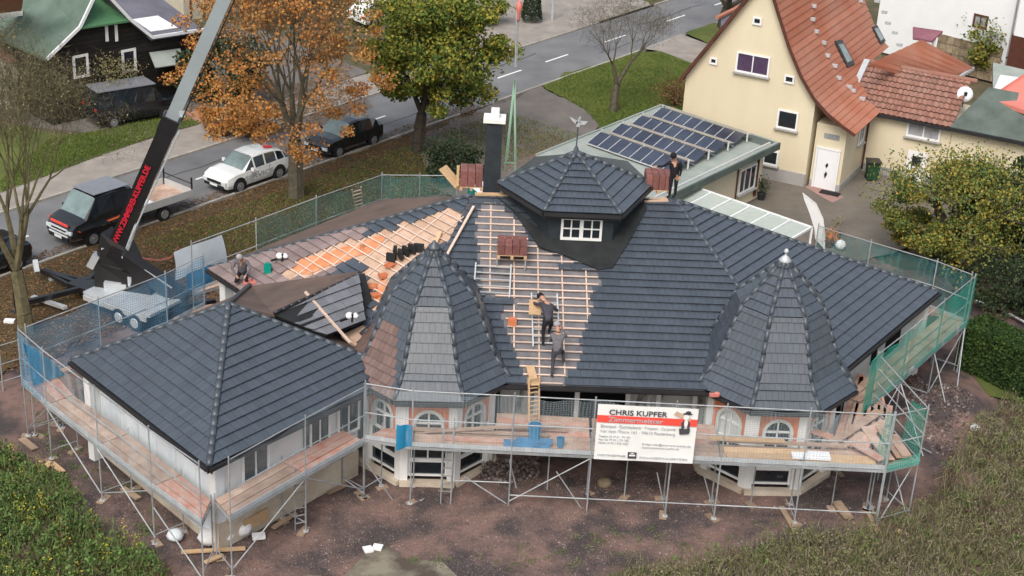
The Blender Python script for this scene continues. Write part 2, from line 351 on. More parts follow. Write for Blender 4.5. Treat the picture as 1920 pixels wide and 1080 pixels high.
# ================================================================== HOUSE UNDER CONSTRUCTION
EZ = 3.5
HO = root('unfinished_house', (1, 50, 0), 'large unfinished bungalow with dark slate roofs, two pointed turrets and exposed battens', 'house')
Wc, W1, W2, RL, RR, Rc, R2 = V((-4.3, 45.0, EZ)), V((-11.49, 52.9, EZ)), V((-5.7, 60.96, EZ)), V((-1.66, 53.14, 7.0)), V((5.87, 53.7, 7.0)), V((10.32, 45.65, EZ)), V((16.49, 54.55, EZ))
B2 = V((9.6, 60.5, EZ))
TILES = []; SH = {}
def clip(poly, a, b, c):                    # keep a*x+b*y+c >= 0
    o = []
    for i in range(len(poly)):
        p, q = poly[i-1], poly[i]; d1 = a*p[0]+b*p[1]+c; d2 = a*q[0]+b*q[1]+c
        if (d1 >= 0) != (d2 >= 0): t = d1/(d1-d2); o.append((p[0]+(q[0]-p[0])*t, p[1]+(q[1]-p[1])*t))
        if d2 >= 0: o.append(q)
    return o
def frame(pts, e0, e1):
    u = (V(e1)-V(e0)).normalized(); n = None
    c = sum((V(p) for p in pts), V())/len(pts); n = u.cross(c-V(e0)).normalized()
    if n.z < 0: n = -n
    v = n.cross(u)
    if (c-V(e0)).dot(v) < 0: v = -v
    return u, v, n
def tile_face(pts, e0, e1, m, e=.345, wd=.215, skip=None, off=.03, under='felt_dark', thick=.12, warm=None):
    pts = [V(p) for p in pts]; u, v, n = frame(pts, e0, e1); o = V(e0)
    P2 = [((p-o).dot(u), (p-o).dot(v)) for p in pts]
    ar = sum(P2[i-1][0]*P2[i][1]-P2[i][0]*P2[i-1][1] for i in range(len(P2)))
    if ar < 0: P2 = P2[::-1]
    us = [p[0] for p in P2]; vs = [p[1] for p in P2]
    if under: MB().prism([p-n*thick for p in pts], n*thick).build('roof_slope', under, HO)
    k = 0; v0 = min(vs)
    v0 = 0.0 if v0 > -.2 else math.floor(v0/e)*e
    while v0 < max(vs):
        j0 = int((min(us)-wd)/wd)
        for j in range(j0, int(max(us)/wd)+2):
            u0 = j*wd+(wd*.5 if k % 2 else 0); g = .0035
            poly = [(u0+g, v0), (u0+wd-g, v0), (u0+wd-g, v0+e+.02), (u0+g, v0+e+.02)]
            for i in range(len(P2)):
                p, q = P2[i-1], P2[i]; a, b = -(q[1]-p[1]), (q[0]-p[0]); poly = clip(poly, a, b, -(a*p[0]+b*p[1]))
                if len(poly) < 3: break
            if len(poly) < 3: continue
            cu = sum(p[0] for p in poly)/len(poly); cv = sum(p[1] for p in poly)/len(poly)
            cw = o+u*cu+v*cv; pc = px(cw)
            if skip and skip(pc, j, k): continue
            jit = random.uniform(-.004, .004)
            top = [o+u*a+v*b+n*(off+.068-.058*(b-v0)/e+jit) for a, b in poly]; bot = [q-n*.02 for q in top]
            pp = [px(t) for t in top]; A = abs(sum(pp[i-1][0]*pp[i][1]-pp[i][0]*pp[i-1][1] for i in range(len(pp))))/2
            vis = n.dot(V((0, 0, CH))-cw) > 0 and -20 < pc[0] < 1940 and -20 < pc[1] < 1100
            mm = warm[0] if warm and warm[1](pc) else m
            TILES.append((A if vis else 0, top, bot, mm))
        v0 += e; k += 1
def battens(pts, e0, e1, region, under, e=.345, vert=.85, skipv=None, lift=.012, film=None):
    pts = [V(p) for p in pts]; u, v, n = frame(pts, e0, e1); o = V(e0)
    us = [(p-o).dot(u) for p in pts]; vs = [(p-o).dot(v) for p in pts]
    def ok(a, b): return inpoly(px(o+u*a+v*b), region)
    def runs(f, lo, hi, st=.06):
        r = None; t = lo
        while t <= hi:
            k = f(t)
            if k and r is None: r = t
            if (not k or t+st > hi) and r is not None:
                if t-r > .25: yield r, t
                r = None
            t += st
    k = 0; b0 = .05
    while b0 < max(vs):
        for a, c in runs(lambda t: ok(t, b0), min(us), max(us)):
            a -= random.uniform(.0, .12); c += random.uniform(0, .08)
            MB().beam(o+u*a+v*b0+n*.065, o+u*c+v*b0+n*.065, .05, .04, n).build('batten', 'batten', HO)
        b0 += e
    a0 = min(us)+.3
    while a0 < max(us):
        for a, c in runs(lambda t: ok(a0, t), 0, max(vs)):
            MB().beam(o+u*a0+v*a+n*.03, o+u*a0+v*c+n*.03, .05, .03, n).build('counter_batten', 'batten', HO)
        a0 += vert
def ridge_caps(p, q, r=.085, l=.36, m='ridge', lift=.06, caps=True):
    p = V(p)+V((0, 0, lift)); q = V(q)+V((0, 0, lift)); d = q-p; n = max(1, int(d.length/l)); d /= n
    for i in range(n):
        b = MB(); b.tube(p+d*(i+.02), p+d*(i+.98), r, 8, r*.98); b.build('ridge_tile', m, HO, smooth=True)
M_un = [(905, 378), (940, 384), (956, 398), (1010, 465), (1062, 482), (1118, 505), (1122, 530), (1114, 545), (1100, 610), (1086, 660), (1076, 695), (1056, 705), (1052, 722), (988, 722), (976, 690), (962, 650), (948, 612), (940, 580), (968, 572), (966, 562), (922, 555), (901, 545), (902, 510), (898, 480), (893, 440), (892, 410)]
M_tl = [(1050, 494), (1122, 494), (1122, 512), (1056, 512)]
def skM(p, j, k): return inpoly(p, M_un) and not inpoly(p, M_tl)
hipL = onplane(885, 372, RL, V((0, -1, 0)))
Mpts = [Wc, Rc, RR, RL]
tile_face(Mpts, Wc, Rc, 'slate', skip=skM, under='membrane')
battens(Mpts, Wc, Rc, M_un, 'membrane')
W_un = [(876, 392), (868, 400), (842, 394), (828, 402), (800, 410), (785, 418), (760, 419), (742, 430), (715, 436), (700, 444), (690, 450), (660, 450), (648, 460), (612, 466), (600, 477), (568, 480), (556, 494), (528, 512), (548, 522), (572, 522), (586, 510), (606, 512), (618, 500), (640, 500), (652, 490), (668, 488), (682, 504), (688, 515), (700, 560), (712, 600), (760, 560), (792, 505), (812, 478), (838, 452), (850, 428), (862, 420)]
def skW(p, j, k): return inpoly(p, W_un)
Wpts = [W1, Wc, RL]
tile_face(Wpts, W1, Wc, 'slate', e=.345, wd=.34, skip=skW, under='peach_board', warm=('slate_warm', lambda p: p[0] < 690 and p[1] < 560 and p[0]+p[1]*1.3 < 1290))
battens(Wpts, W1, Wc, W_un, 'peach_board', e=.345)
tile_face([Rc, R2, RR], Rc, R2, 'slate', wd=.2)
for pts in ([W1, W2, RL], [W2, B2, RR, RL], [B2, R2, RR]):
    MB().prism([V(p) for p in pts], (0, 0, -.1)).build('roof_slope', 'brown_back', HO)
# orange membrane film between the battens of the left wing
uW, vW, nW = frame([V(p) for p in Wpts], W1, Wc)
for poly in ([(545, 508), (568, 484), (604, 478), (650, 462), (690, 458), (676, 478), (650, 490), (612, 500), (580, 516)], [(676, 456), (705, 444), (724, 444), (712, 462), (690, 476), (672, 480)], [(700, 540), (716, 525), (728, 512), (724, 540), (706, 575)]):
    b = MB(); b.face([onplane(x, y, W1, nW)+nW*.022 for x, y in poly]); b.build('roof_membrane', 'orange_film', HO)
ridge_caps(W1+V((.1, .1, 0)), RL+V((0, -.1, 0))); ridge_caps(RR, Rc); ridge_caps(RR, R2)
rp = MB(); rp.beam(RL+V((.1, 0, .06)), V((1.1, 53.4, 7.06)), .2, .06); rp.build('ridge_board', 'wood', HO)
rp = MB(); rp.beam(V((4.2, 53.5, 6.98)), V((5.6, 53.65, 7.05)), .35, .08); rp.build('ridge_board', 'peach_board', HO)
# gutters and eaves boards
def eave(p, q, off=.06):
    p, q = V(p), V(q); d = (q-p).normalized(); n = V((d.y, -d.x, 0))
    MB().beam(p+n*off+V((0, 0, -.05)), q+n*off+V((0, 0, -.05)), .13, .12).build('gutter', 'gutter', HO)
    MB().beam(p-n*.1+V((0, 0, -.16)), q-n*.1+V((0, 0, -.16)), .03, .2).build('fascia', 'gutter', HO)
eave(Wc, Rc); eave(Rc, R2); eave(W1, Wc)
# ---- left hipped block
P1, P2_, P3 = V((-14.46, 45.1, EZ)), V((-8.65, 39.01, EZ)), V((-3.45, 45.55, EZ))
A0 = V((-9.2, 45.25, 5.82)); P4 = V((-9.35, 51.7, EZ))
T1c, T2c = V((-2.62, 46.42, 0)), V((9.0, 47.12, 0))
skT1 = lambda p, j, k: False
tile_face([P1, P2_, A0], P1, P2_, 'slate', wd=.22); tile_face([P2_, P3, A0], P2_, P3, 'slate', wd=.22)
for pts in ([P3, P4, A0], [P4, P1, A0]): MB().prism(pts, (0, 0, -.1)).build('roof_slope', 'brown_back', HO)
ridge_caps(A0, P1); ridge_caps(A0, P2_, r=.11); ridge_caps(A0, P3-V((.9, 0, -.35)))
eave(P1, P2_); eave(P2_, P3-V((.7, .9, 0)))
# ---- link roof between the left block and the main roof
def onW(x, y): return onplane(x, y, W1, nW)
lr_a, lr_e = at(514, 590, 5.25), at(669, 519, 5.25)
c1, c2 = at(612, 630, 4.42), at(684, 602, 4.42)
tile_face([lr_a, c1, c2, lr_e], c1, c2, 'slate_pale', wd=.34, under='felt_dark')
k0, k1 = onW(468, 541)+V((0, 0, .1)), onW(672, 513)+V((0, 0, .1))
for pts in ([lr_a, lr_e, k1, k0], [A0, lr_a, k0]): MB().prism(pts, (0, 0, -.1)).build('roof_slope', 'brown_back', HO)
ridge_caps(A0, k0, r=.08); ridge_caps(lr_a, lr_e, r=.06, m='gutter')
b = MB(); b.prism([at(667, 516, 5.27), at(684, 512, 5.27), at(699, 568, 4.5), at(683, 582, 4.4)], (0, 0, -.1)); b.build('barge_board', 'felt_dark', HO)
b = MB(); b.prism([at(640, 628, 4.0), at(690, 605, 4.2), at(690, 640, 4.0), at(672, 652, 3.8)], (0, 0, -.1)); b.build('roof_slope', 'peach_board', HO)
# ---- turrets
def octa(c, ap, z, rot=.06):
    R = ap/math.cos(math.pi/8); return [V((c.x+R*math.cos(rot+math.pi/8+k*math.pi/4), c.y+R*math.sin(rot+math.pi/8+k*math.pi/4), z)) for k in range(8)]
def turret(c, apz, names, warm=None):
    r0, r1, r2 = octa(c, 2.72, EZ), octa(c, 2.12, 4.22), octa(c, 1.36, 6.25); ax = V((c.x, c.y, apz))
    for k in range(8):
        a, b = k, (k+1) % 8; mid = (r0[a]+r0[b])/2-V((c.x, c.y, EZ))
        front = mid.y < 1.2
        if front:
            wm = warm
            tile_face([r0[a], r0[b], r1[b], r1[a]], r0[a], r0[b], 'slate', e=.335, wd=.2, off=.02, warm=wm)
            tile_face([r1[a], r1[b], r2[b], r2[a]], r1[a], r1[b], 'slate', e=.335, wd=.2, off=.02, warm=wm)
            tile_face([r2[a], r2[b], ax], r2[a], r2[b], 'slate', e=.335, wd=.2, off=.02, warm=wm)
        else:
            for q in ([r0[a], r0[b], r1[b], r1[a]], [r1[a], r1[b], r2[b], r2[a]], [r2[a], r2[b], ax]): MB().prism(q, (0, 0, -.05)).build('turret_slope', 'slate', HO)
        if r0[a].y < c.y+1.6:
            n = (r0[a]-c).normalized(); n = V((n.x, n.y, .3)).normalized()
            for p, q in ((r0[a], r1[a]), (r1[a], r2[a]), (r2[a], ax)): ridge_caps(p, q, r=.085, l=.4, lift=.05)
        if front and mid.y < -.5: eave(r0[a], r0[b], .05)
    fb = MB(); fb.lathe(ax+V((0, 0, -.08)), [(.2, 0), (.22, .04), (.09, .18), (.05, .2), (.03, .28), (.07, .31), (.085, .36), (.06, .42), (.02, .45)] if names else [(.24, 0), (.2, .1), (.1, .2), (.05, .26), (.02, .3)], 12); fb.build('finial', 'galv' if names else 'ridge', HO, smooth=True)
    # walls
    wl = octa(c, 2.22, 0); Wd = (wl[0]-wl[1]).length
    for k in range(8):
        a, b = wl[k], wl[(k+1) % 8]; mid = (a+b)/2-c
        if mid.y > .8: continue
        u = (b-a).normalized(); nn = V((mid.x, mid.y, 0)).normalized(); o = (a+b)/2
        blind = (k == 4 and names)
        for s in (-1, 1):
            q = MB(); q.prism([o+u*(s*Wd/2), o+u*(s*(Wd/2-.26)), o+u*(s*(Wd/2-.26))-nn*.3, o+u*(s*Wd/2)-nn*.3], (0, 0, 3.35)); q.build('wall_pillar', 'wall_white', HO)
        q = MB(); q.beam(o+nn*.02-u*Wd/2+V((0, 0, .09)), o+nn*.02+u*Wd/2+V((0, 0, .09)), .28, .2); q.build('wall_base', 'base_cream', HO)
        hw = Wd/2-.26; zc, rad = 2.36, .43
        prof = [(-hw, zc), (-rad-.08, zc)]+[(-(rad+.08)*math.cos(t), zc+(rad+.08)*math.sin(t)) for t in np.linspace(0, math.pi, 13)[1:-1]]+[(rad+.08, zc), (hw, zc), (hw, 3.34), (-hw, 3.34)]
        P = [o+u*x+V((0, 0, z))-nn*.05 for x, z in prof]
        n_ = len(prof); q = MB()
        for i in range(1, n_-4):            # spandrel in strips so that it is never concave
            x0, z0 = prof[i]; x1, z1 = prof[i+1]
            q.prism([o+u*x0+V((0, 0, z0))-nn*.25, o+u*x1+V((0, 0, z1))-nn*.25, o+u*x1+V((0, 0, 3.34))-nn*.25, o+u*x0+V((0, 0, 3.34))-nn*.25], nn*.2)
        for s in (-1, 1): q.prism([o+u*(s*(rad+.08))+V((0, 0, zc))-nn*.25, o+u*(s*hw)+V((0, 0, zc))-nn*.25, o+u*(s*hw)+V((0, 0, 3.34))-nn*.25, o+u*(s*(rad+.08))+V((0, 0, 3.34))-nn*.25], nn*.2)
        q.build('brick_spandrel', 'brick_orange', HO)
        q = MB()
        for t0, t1 in zip(np.linspace(0, math.pi, 13)[:-1], np.linspace(0, math.pi, 13)[1:]):
            for ra, rb in ((rad-.02, rad+.09),):
                pts = [o+u*(-r*math.cos(t))+V((0, 0, zc+r*math.sin(t)))-nn*.2 for r, t in ((ra, t0), (rb, t0), (rb, t1), (ra, t1))]; q.prism(pts, nn*.17)
        for s in (-1, 1): q.beam(o+u*(s*(rad+.035))+V((0, 0, 1.72))-nn*.1, o+u*(s*(rad+.035))+V((0, 0, zc))-nn*.1, .11, .16, nn)
        arch = q.build('arch_surround', 'arch_pale', HO)
        for s in (-1, 1):
            q = MB(); q.prism([o+u*(s*(rad+.09))+V((0, 0, 1.72))-nn*.25, o+u*(s*hw)+V((0, 0, 1.72))-nn*.25, o+u*(s*hw)+V((0, 0, zc))-nn*.25, o+u*(s*(rad+.09))+V((0, 0, zc))-nn*.25], nn*.2); q.build('wall_panel', 'wall_white', HO)
            q = MB(); q.prism([o+u*(s*(rad+.09))+V((0, 0, 1.9))-nn*.05, o+u*(s*hw)+V((0, 0, 1.9))-nn*.05, o+u*(s*hw)+V((0, 0, zc))-nn*.05, o+u*(s*(rad+.09))+V((0, 0, zc))-nn*.05], nn*.01); q.build('brick_panel', 'brick_orange', HO)
        wf = MB(); wf.beam(o+V((0, 0, .98))-nn*.14, o+V((0, 0, 2.76))-nn*.14, .05, .05, nn)
        for z, h in ((.34, .07), (.92, .15), (1.7, .09), (2.34, .07)): wf.beam(o-u*(rad if z > 2 else hw)+V((0, 0, z))-nn*.14, o+u*(rad if z > 2 else hw)+V((0, 0, z))-nn*.14, .05, h)
        for s in (-1, 1): wf.beam(o+u*(s*(hw-.04))+V((0, 0, .3))-nn*.135, o+u*(s*(hw-.04))+V((0, 0, 1.72))-nn*.135, .07, .05, nn)
        wf = wf.build('window', 'frame_white', HO)
        for za, zb in ((.36, .86), (.98, 1.68)):
            g2 = MB(); g2.face([o+u*x+V((0, 0, z))-nn*.17 for x, z in ((-hw, za), (hw, za), (hw, zb), (-hw, zb))]); g2.build('pane', 'glass', wf)
        gl = MB(); arc = [(-rad*math.cos(t), zc+rad*math.sin(t)) for t in np.linspace(0, math.pi, 13)]
        gl.face([o+u*x+V((0, 0, z))-nn*.17 for x, z in [(rad, 1.7), (-rad, 1.7)]+arc]); gl.build('pane', 'arch_pale' if blind else 'glass', wf)
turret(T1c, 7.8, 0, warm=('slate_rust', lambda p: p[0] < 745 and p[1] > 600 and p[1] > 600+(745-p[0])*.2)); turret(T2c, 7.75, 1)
# ---- dormer tower on the main slope
DC = V((2.55, 53.4, 0)); DZ = 7.42
de = [at(x, y, DZ) for x, y in ((933, 345), (1020, 398), (1165, 404), (1224, 346))]
cen = V((2.35, 53.6, 0)); dap = onplane(1080, 287, cen, V((0, -1, 0)))
db = [V((2*cen.x-p.x, 2*cen.y-p.y, DZ)) for p in (de[1], de[2])]
ring = [de[0], de[1], de[2], de[3], V((4.2, 56.6, DZ)), V((.6, 56.5, DZ))]
for k in range(6):
    a, b = ring[k], ring[(k+1) % 6]
    if k < 3: tile_face([a, b, dap], a, b, 'slate', e=.345, wd=.2, off=.02)
    else: MB().prism([a, b, dap], (0, 0, -.05)).build('dormer_slope', 'slate', HO)
for k in (0, 1, 2, 3): ridge_caps(ring[k], dap, r=.085)
for k in (0, 1, 2): eave(ring[k], ring[k+1], .04)
MB().prism([p-V((0, 0, .1)) for p in ring], (0, 0, .06)).build('dormer_soffit', 'gutter', HO)
dw = [p+(cen-V((p.x, p.y, 0)))*.16 for p in ring]
b = MB()
for k in range(6):
    p, q = dw[k], dw[(k+1) % 6]; b.solid([V((p.x, p.y, 4.6)), V((q.x, q.y, 4.6)), V((q.x, q.y, DZ-.05)), V((p.x, p.y, DZ-.05))], [(0, 1, 2, 3)])
b.build('dormer_wall', 'bitumen', HO)
a, c = dw[1], dw[2]; u = V((c.x-a.x, c.y-a.y, 0)).normalized(); nn = V((u.y, -u.x, 0))
wl_, wr_ = onplane(1053, 406, a, nn), onplane(1127, 451, a, nn)
def window(parent, c, u, nn, w_, h, fm='frame_white', gm='glass', cols=2, rows=1, sill=None, t=.07, d=.06, mid=None, name='window'):
    c = V(c); b = MB(); up_ = V((0, 0, 1))
    for s in (-1, 1):
        b.beam(c+u*(s*(w_/2-t/2))-up_*h/2+nn*d/2, c+u*(s*(w_/2-t/2))+up_*h/2+nn*d/2, t, d, nn)
        b.beam(c+up_*(s*(h/2-t/2))-u*(w_/2-t)+nn*d/2, c+up_*(s*(h/2-t/2))+u*(w_/2-t)+nn*d/2, d, t)
    for k in range(1, cols): x = -w_/2+w_*k/cols; b.beam(c+u*x-up_*(h/2-t)+nn*d*.45, c+u*x+up_*(h/2-t)+nn*d*.45, (t*1.6 if mid and k*2 == cols else t*.6), d*.8, nn)
    for k in range(1, rows): z = -h/2+h*k/rows; b.beam(c+up_*z-u*(w_/2-t)+nn*d*.4, c+up_*z+u*(w_/2-t)+nn*d*.4, d*.6, t*.45)
    o = b.build(name, fm, parent)
    for k in range(cols):
        x0 = -w_/2+t+(w_-2*t)*k/cols; x1 = -w_/2+t+(w_-2*t)*(k+1)/cols
        p = MB(); p.face([c+u*x0-up_*(h/2-t)+nn*.012, c+u*x1-up_*(h/2-t)+nn*.012, c+u*x1+up_*(h/2-t)+nn*.012, c+u*x0+up_*(h/2-t)+nn*.012]); p.build('pane', gm, o)
    if sill:
        p = MB(); p.beam(c-up_*(h/2+.04)-u*(w_/2+.08)+nn*.08, c-up_*(h/2+.04)+u*(w_/2+.08)+nn*.08, .2, .06); p.build('sill', sill, o)
    return o
window(HO, (wl_+wr_)/2, u, nn, abs((wr_-wl_).dot(u)), abs(wr_.z-wl_.z), cols=4, rows=2, mid=True, t=.085, d=.08)
# dark band round the dormer, lying on the slope
uM, vM, nM = frame(Mpts, Wc, Rc)
def onM(x, y): return onplane(x, y, Wc, nM)
b = MB(); b.prism([onM(*q)+nM*.09 for q in ((930, 372), (962, 400), (1012, 468), (1062, 484), (1122, 510), (1148, 506), (1182, 452), (1212, 395), (1206, 380), (1150, 440), (1020, 440))], nM*.04); b.build('dormer_band', 'felt_dark', HO)
# chimney
g = at(920, 366, 6.6); b = MB(); z1 = 9.45
bp = [V((g.x+x, g.y+y+.35, 0)) for x, y in ((-.33, -.3), (.36, -.3), (.36, .35), (-.33, .35))]
b.solid([V((p.x, p.y, 5.5)) for p in bp]+[V((g.x+(p.x-g.x)*.82, p.y, z1)) for p in bp], [(0, 1, 5, 4), (1, 2, 6, 5), (2, 3, 7, 6), (3, 0, 4, 7), (4, 5, 6, 7)])
ch = b.build('chimney', 'bitumen', HO)
MB().box((g.x+.01, g.y+.37, z1+.06), (.82, .8, .13)).build('chimney_cap', 'white_paint', ch)
MB().box((g.x+.02, g.y+.37, z1+.28), (.3, .34, .32)).build('chimney_cover', 'white_paint', ch)
# weather vane on the dormer
b = MB(); b.tube(dap, dap+V((0, 0, 1.0)), .025, 6); b.lathe(dap+V((0, 0, -.03)), [(.16, 0), (.1, .15), (.05, .3)], 8)
b.build('vane_pole', 'ridge', HO)
b = MB(); t = dap+V((0, 0, 1.02))
for q in ([(-.05, 0), (.05, 0), (.08, .22), (.02, .3), (-.08, .16)], [(.0, .2), (-.32, .36), (-.2, .2), (-.05, .08)], [(.03, .22), (.34, .22), (.24, .1), (.08, .08)], [(-.02, .28), (.05, .42), (.1, .3)]): b.prism([t+V((x, -.02, z)) for x, z in q], (0, .04, 0))
b.build('vane_bird', 'galv', HO)
# ---- walls under the eaves
def wall(p, q, z0, z1, m, th=.3, name='wall'):
    p, q = V((p[0], p[1], 0)), V((q[0], q[1], 0)); d = (q-p).normalized(); n = V((-d.y, d.x, 0)); b = MB()
    b.prism([p+V((0, 0, z0)), q+V((0, 0, z0)), q+n*th+V((0, 0, z0)), p+n*th+V((0, 0, z0))], (0, 0, z1-z0)); return b.build(name, m, HO)
def shift(p, q, o):
    p, q = V(p), V(q); d = (q-p).normalized(); n = V((-d.y, d.x, 0)); return p+n*o, q+n*o
a, c = shift(P1, P2_, .55); d = (c-a).normalized(); c = c-d*.55; a = a+d*.55
wall(a, c, .3, 3.4, 'wall_blue'); wall(a-V((0, 0, 0)), c, 0, .3, 'base_cream', .36)
for k in range(7):                          # joints of the insulating blocks
    q0 = a+d*(k*1.15+.4); n = V((d.y, -d.x, 0)); MB().beam(V((q0.x, q0.y, .3))+n*.004, V((q0.x, q0.y, 3.1))+n*.004, .012, .01, n).build('wall_joint', 'wall_stain', HO)
a2, c2_ = shift(P2_, P3, .55); e = (c2_-a2).normalized(); n0_ = V((e.y, -e.x, 0)); a2 = a2+e*.55; c2_ = c2_-e*1.6
wall(c, c2_, .3, 3.4, 'wall_white'); wall(c+n0_*.05, c2_+n0_*.05, 0, 1.0, 'base_cream', .3)
MB().prism([c+e*1.0+n0_*.07+V((0, 0, z-3.5)) for z in (.25,)]+[c+e*2.0+n0_*.07+V((0, 0, .25-3.5)), c+e*2.0+n0_*.07+V((0, 0, .7-3.5)), c+e*1.0+n0_*.07+V((0, 0, .7-3.5))], n0_*.02).build('shutter_board', 'wood', HO)
n = V((e.y, -e.x, 0))
for xa, ya, w_, h in ((478, 862, 1.1, 1.3), (588, 808, .95, 2.0)):
    q = onplane(xa, ya, c, n); window(HO, q+n*.01, e, n, w_, h, fm='net_deep' if xa > 500 else 'frame_white', gm='glass', cols=2)
for t0, w_ in ((4.3, .9), (5.6, 1.0)):
    q = c+e*t0+V((0, 0, -1.9)); window(HO, V((q.x, q.y, 2.5))+n*.01, e, n, w_, 1.25, cols=2)
wall((-.2, 46.9), (1.1, 46.95), .3, 3.35, 'wall_stain'); wall((4.2, 46.95), (6.9, 47.1), .3, 3.35, 'wall_stain')
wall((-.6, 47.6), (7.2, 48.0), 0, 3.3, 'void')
for x in (1.05, 2.45, 4.2, 5.25, 6.5): MB().box((x, 46.8, 1.75), (.16, .16, 3.3)).build('wall_post', 'wall_white', HO)
MB().beam((-.2, 46.8, 3.3), (6.8, 46.95, 3.3), .2, .16).build('beam', 'wall_white', HO)
a, c = shift(Rc, R2, .6); d = (c-a).normalized(); wall(a+d*1.5, c-d*.6, 0, 3.35, 'wall_white'); n = V((d.y, -d.x, 0))
for t0, w_, h in ((3.6, .7, 2.1), (7.6, 1.4, 1.2), (6.3, .5, 1.0)):
    q = a+d*t0; MB().prism([V((q.x, q.y, 2.9-h))+n*.01, V((q.x, q.y, 2.9-h))+n*.01+d*w_, V((q.x, q.y, 2.95))+n*.01+d*w_, V((q.x, q.y, 2.95))+n*.01], n*.02).build('wall_opening', 'void', HO)
a, c = shift(W1, Wc, .6); wall(a, c-(c-a).normalized()*2, 0, 3.35, 'wall_white')
for p, q, s_ in ((W1, W2, -1), (W2, B2, -1), (B2, R2, -1), (P4, P1, 1)):
    a, c = shift(p, q, .6*s_); wall(a, c, 0, 3.3, 'wall_white', .3*s_)
# lay the tiles: the 300 that show largest one by one, the rest in one mesh per material
TILES.sort(key=lambda t: -t[0])
for A, top, bot, m in TILES[:300]:
    b = MB(); n = len(top); b.solid(top+bot, [tuple(range(n))]+[(n+i, n+(i+1) % n, (i+1) % n, i) for i in range(n)]); b.build('roof_tile', m, HO)
rest = {}
for A, top, bot, m in TILES[300:]:
    b = rest.setdefault(m, MB()); n = len(top); b.solid(top+bot, [tuple(range(n))]+[(n+i, n+(i+1) % n, (i+1) % n, i) for i in range(n)])
mr = MB(); ms = []
for i, (m, b) in enumerate(rest.items()):
    o = len(mr.v); mr.v += b.v; mr.f += [tuple(k+o for k in f) for f in b.f]; mr.m += [i]*len(b.f); ms.append(m)
mr.build('roof_tiles', ms, HO, kind='stuff')
# ================================================================== SCAFFOLDING
def scaffold(name, label, frames, dz=2.2, tz=4.25, net='net_clear', planks=3, pm='plank', braces=(), ladder=None, close=True, low=(), plates=True, nets=None, extra=0):
    o = V((frames[0][0][0], frames[0][0][1], 0)); S = root('scaffold', o, label, 'scaffold', 'scaffold runs round the unfinished house')
    fr = [(V((a[0], a[1], 0)), V((b[0], b[1], 0))) for a, b in frames]; Z = lambda p, z: V((p.x, p.y, z))
    for a, b in fr:
        MB().tube(Z(a, .05), Z(a, tz+.12), .026, 6).build('pole', 'steel', S)
        MB().tube(Z(b, .05), Z(b, dz+.25), .026, 6).build('pole', 'steel', S)
        MB().beam(Z(a, dz-.06), Z(b, dz-.06), .05, .07).build('transom', 'steel', S)
        MB().tube(Z(a, .35), Z(b, .35), .02, 5).build('brace', 'steel', S)
        for p in (a, b):
            MB().box(Z(p, .04), (.16, .16, .02)).build('base_plate', 'galv', S)
            if plates:
                M = Matrix.Rotation(random.uniform(0, 3), 3, 'Z'); MB().box(Z(p, .02)+V((random.uniform(-.1, .1), random.uniform(-.1, .1), -.01)), (random.uniform(.35, .6), .24, .05), M).build('sole_board', 'old_wood', S)
    for i in range(len(fr)-1):
        (a, b), (c, d) = fr[i], fr[i+1]
        for z in (tz, dz+1.0): MB().tube(Z(a, z), Z(c, z), .022, 6).build('rail', 'steel', S)
        MB().beam(Z(a, dz+.1), Z(c, dz+.1), .025, .15).build('toe_board', 'galv', S)
        MB().beam(Z(a, dz-.05), Z(c, dz-.05), .05, .08).build('ledger', 'steel', S)
        MB().beam(Z(b, dz-.05), Z(d, dz-.05), .05, .08).build('ledger', 'steel', S)
        m = pm[i % len(pm)] if isinstance(pm, (list, tuple)) else pm
        for k in range(planks):
            t0, t1 = (k+.06)/planks, (k+.95)/planks
            q = [a.lerp(b, t0), c.lerp(d, t0), c.lerp(d, t1), a.lerp(b, t1)]
            g = (c-a).normalized()*.03; q = [q[0]+g, q[1]-g, q[2]-g, q[3]+g]
            MB().prism([Z(p, dz+random.uniform(-.005, .01)) for p in q], (0, 0, .045)).build('plank', m, S)
        if i in low: MB().tube(Z(a, .55), Z(c, .55), .022, 6).build('rail', 'steel', S)
        if i in braces: MB().tube(Z(a, dz-.1) if i % 2 else Z(a, .3), Z(c, .3) if i % 2 else Z(c, dz-.1), .022, 6).build('brace', 'steel', S)
        nm = nets[i] if nets else net
        if nm:
            b_ = MB(); N = 10; M_ = 5
            dirn = (c-a).normalized(); nn = V((dirn.y, -dirn.x, 0))
            for x in range(N+1):
                for y in range(M_+1):
                    tx, ty = x/N, y/M_; sag = .10*math.sin(math.pi*tx)*(ty**3)
                    w_ = .05*math.sin(x*1.3+i)+.05*noise.noise(V((a.x+x*.5, a.y, y*.6)))
                    b_.v.append(tuple(a.lerp(c, tx)+nn*(.05+w_)+V((0, 0, dz+.02+(tz-dz)*ty-sag))))
            for x in range(N):
                for y in range(M_): k = x*(M_+1)+y; b_.f.append((k, k+M_+1, k+M_+2, k+1)); b_.m.append(0)
            b_.build('safety_net', nm, S, smooth=True)
    return S
fx = [-4.5, -2.95, .28, 2.86, 5.45, 7.06, 9.72, 12.38]
ff = [((-4.5, 43.32), (-4.0, 44.0))]+[((x, 43.05+.012*x), (x+.02, 44.1+.014*x)) for x in fx[1:]]
SF = scaffold('scaffold', 'long front scaffold run with pale netting, carrying the white banner', ff, pm=['plank_red', 'plank', 'plank', 'plank', 'plank', 'plank', 'plank'], low=(2, 3, 4, 5, 6), braces=(2,), planks=4)
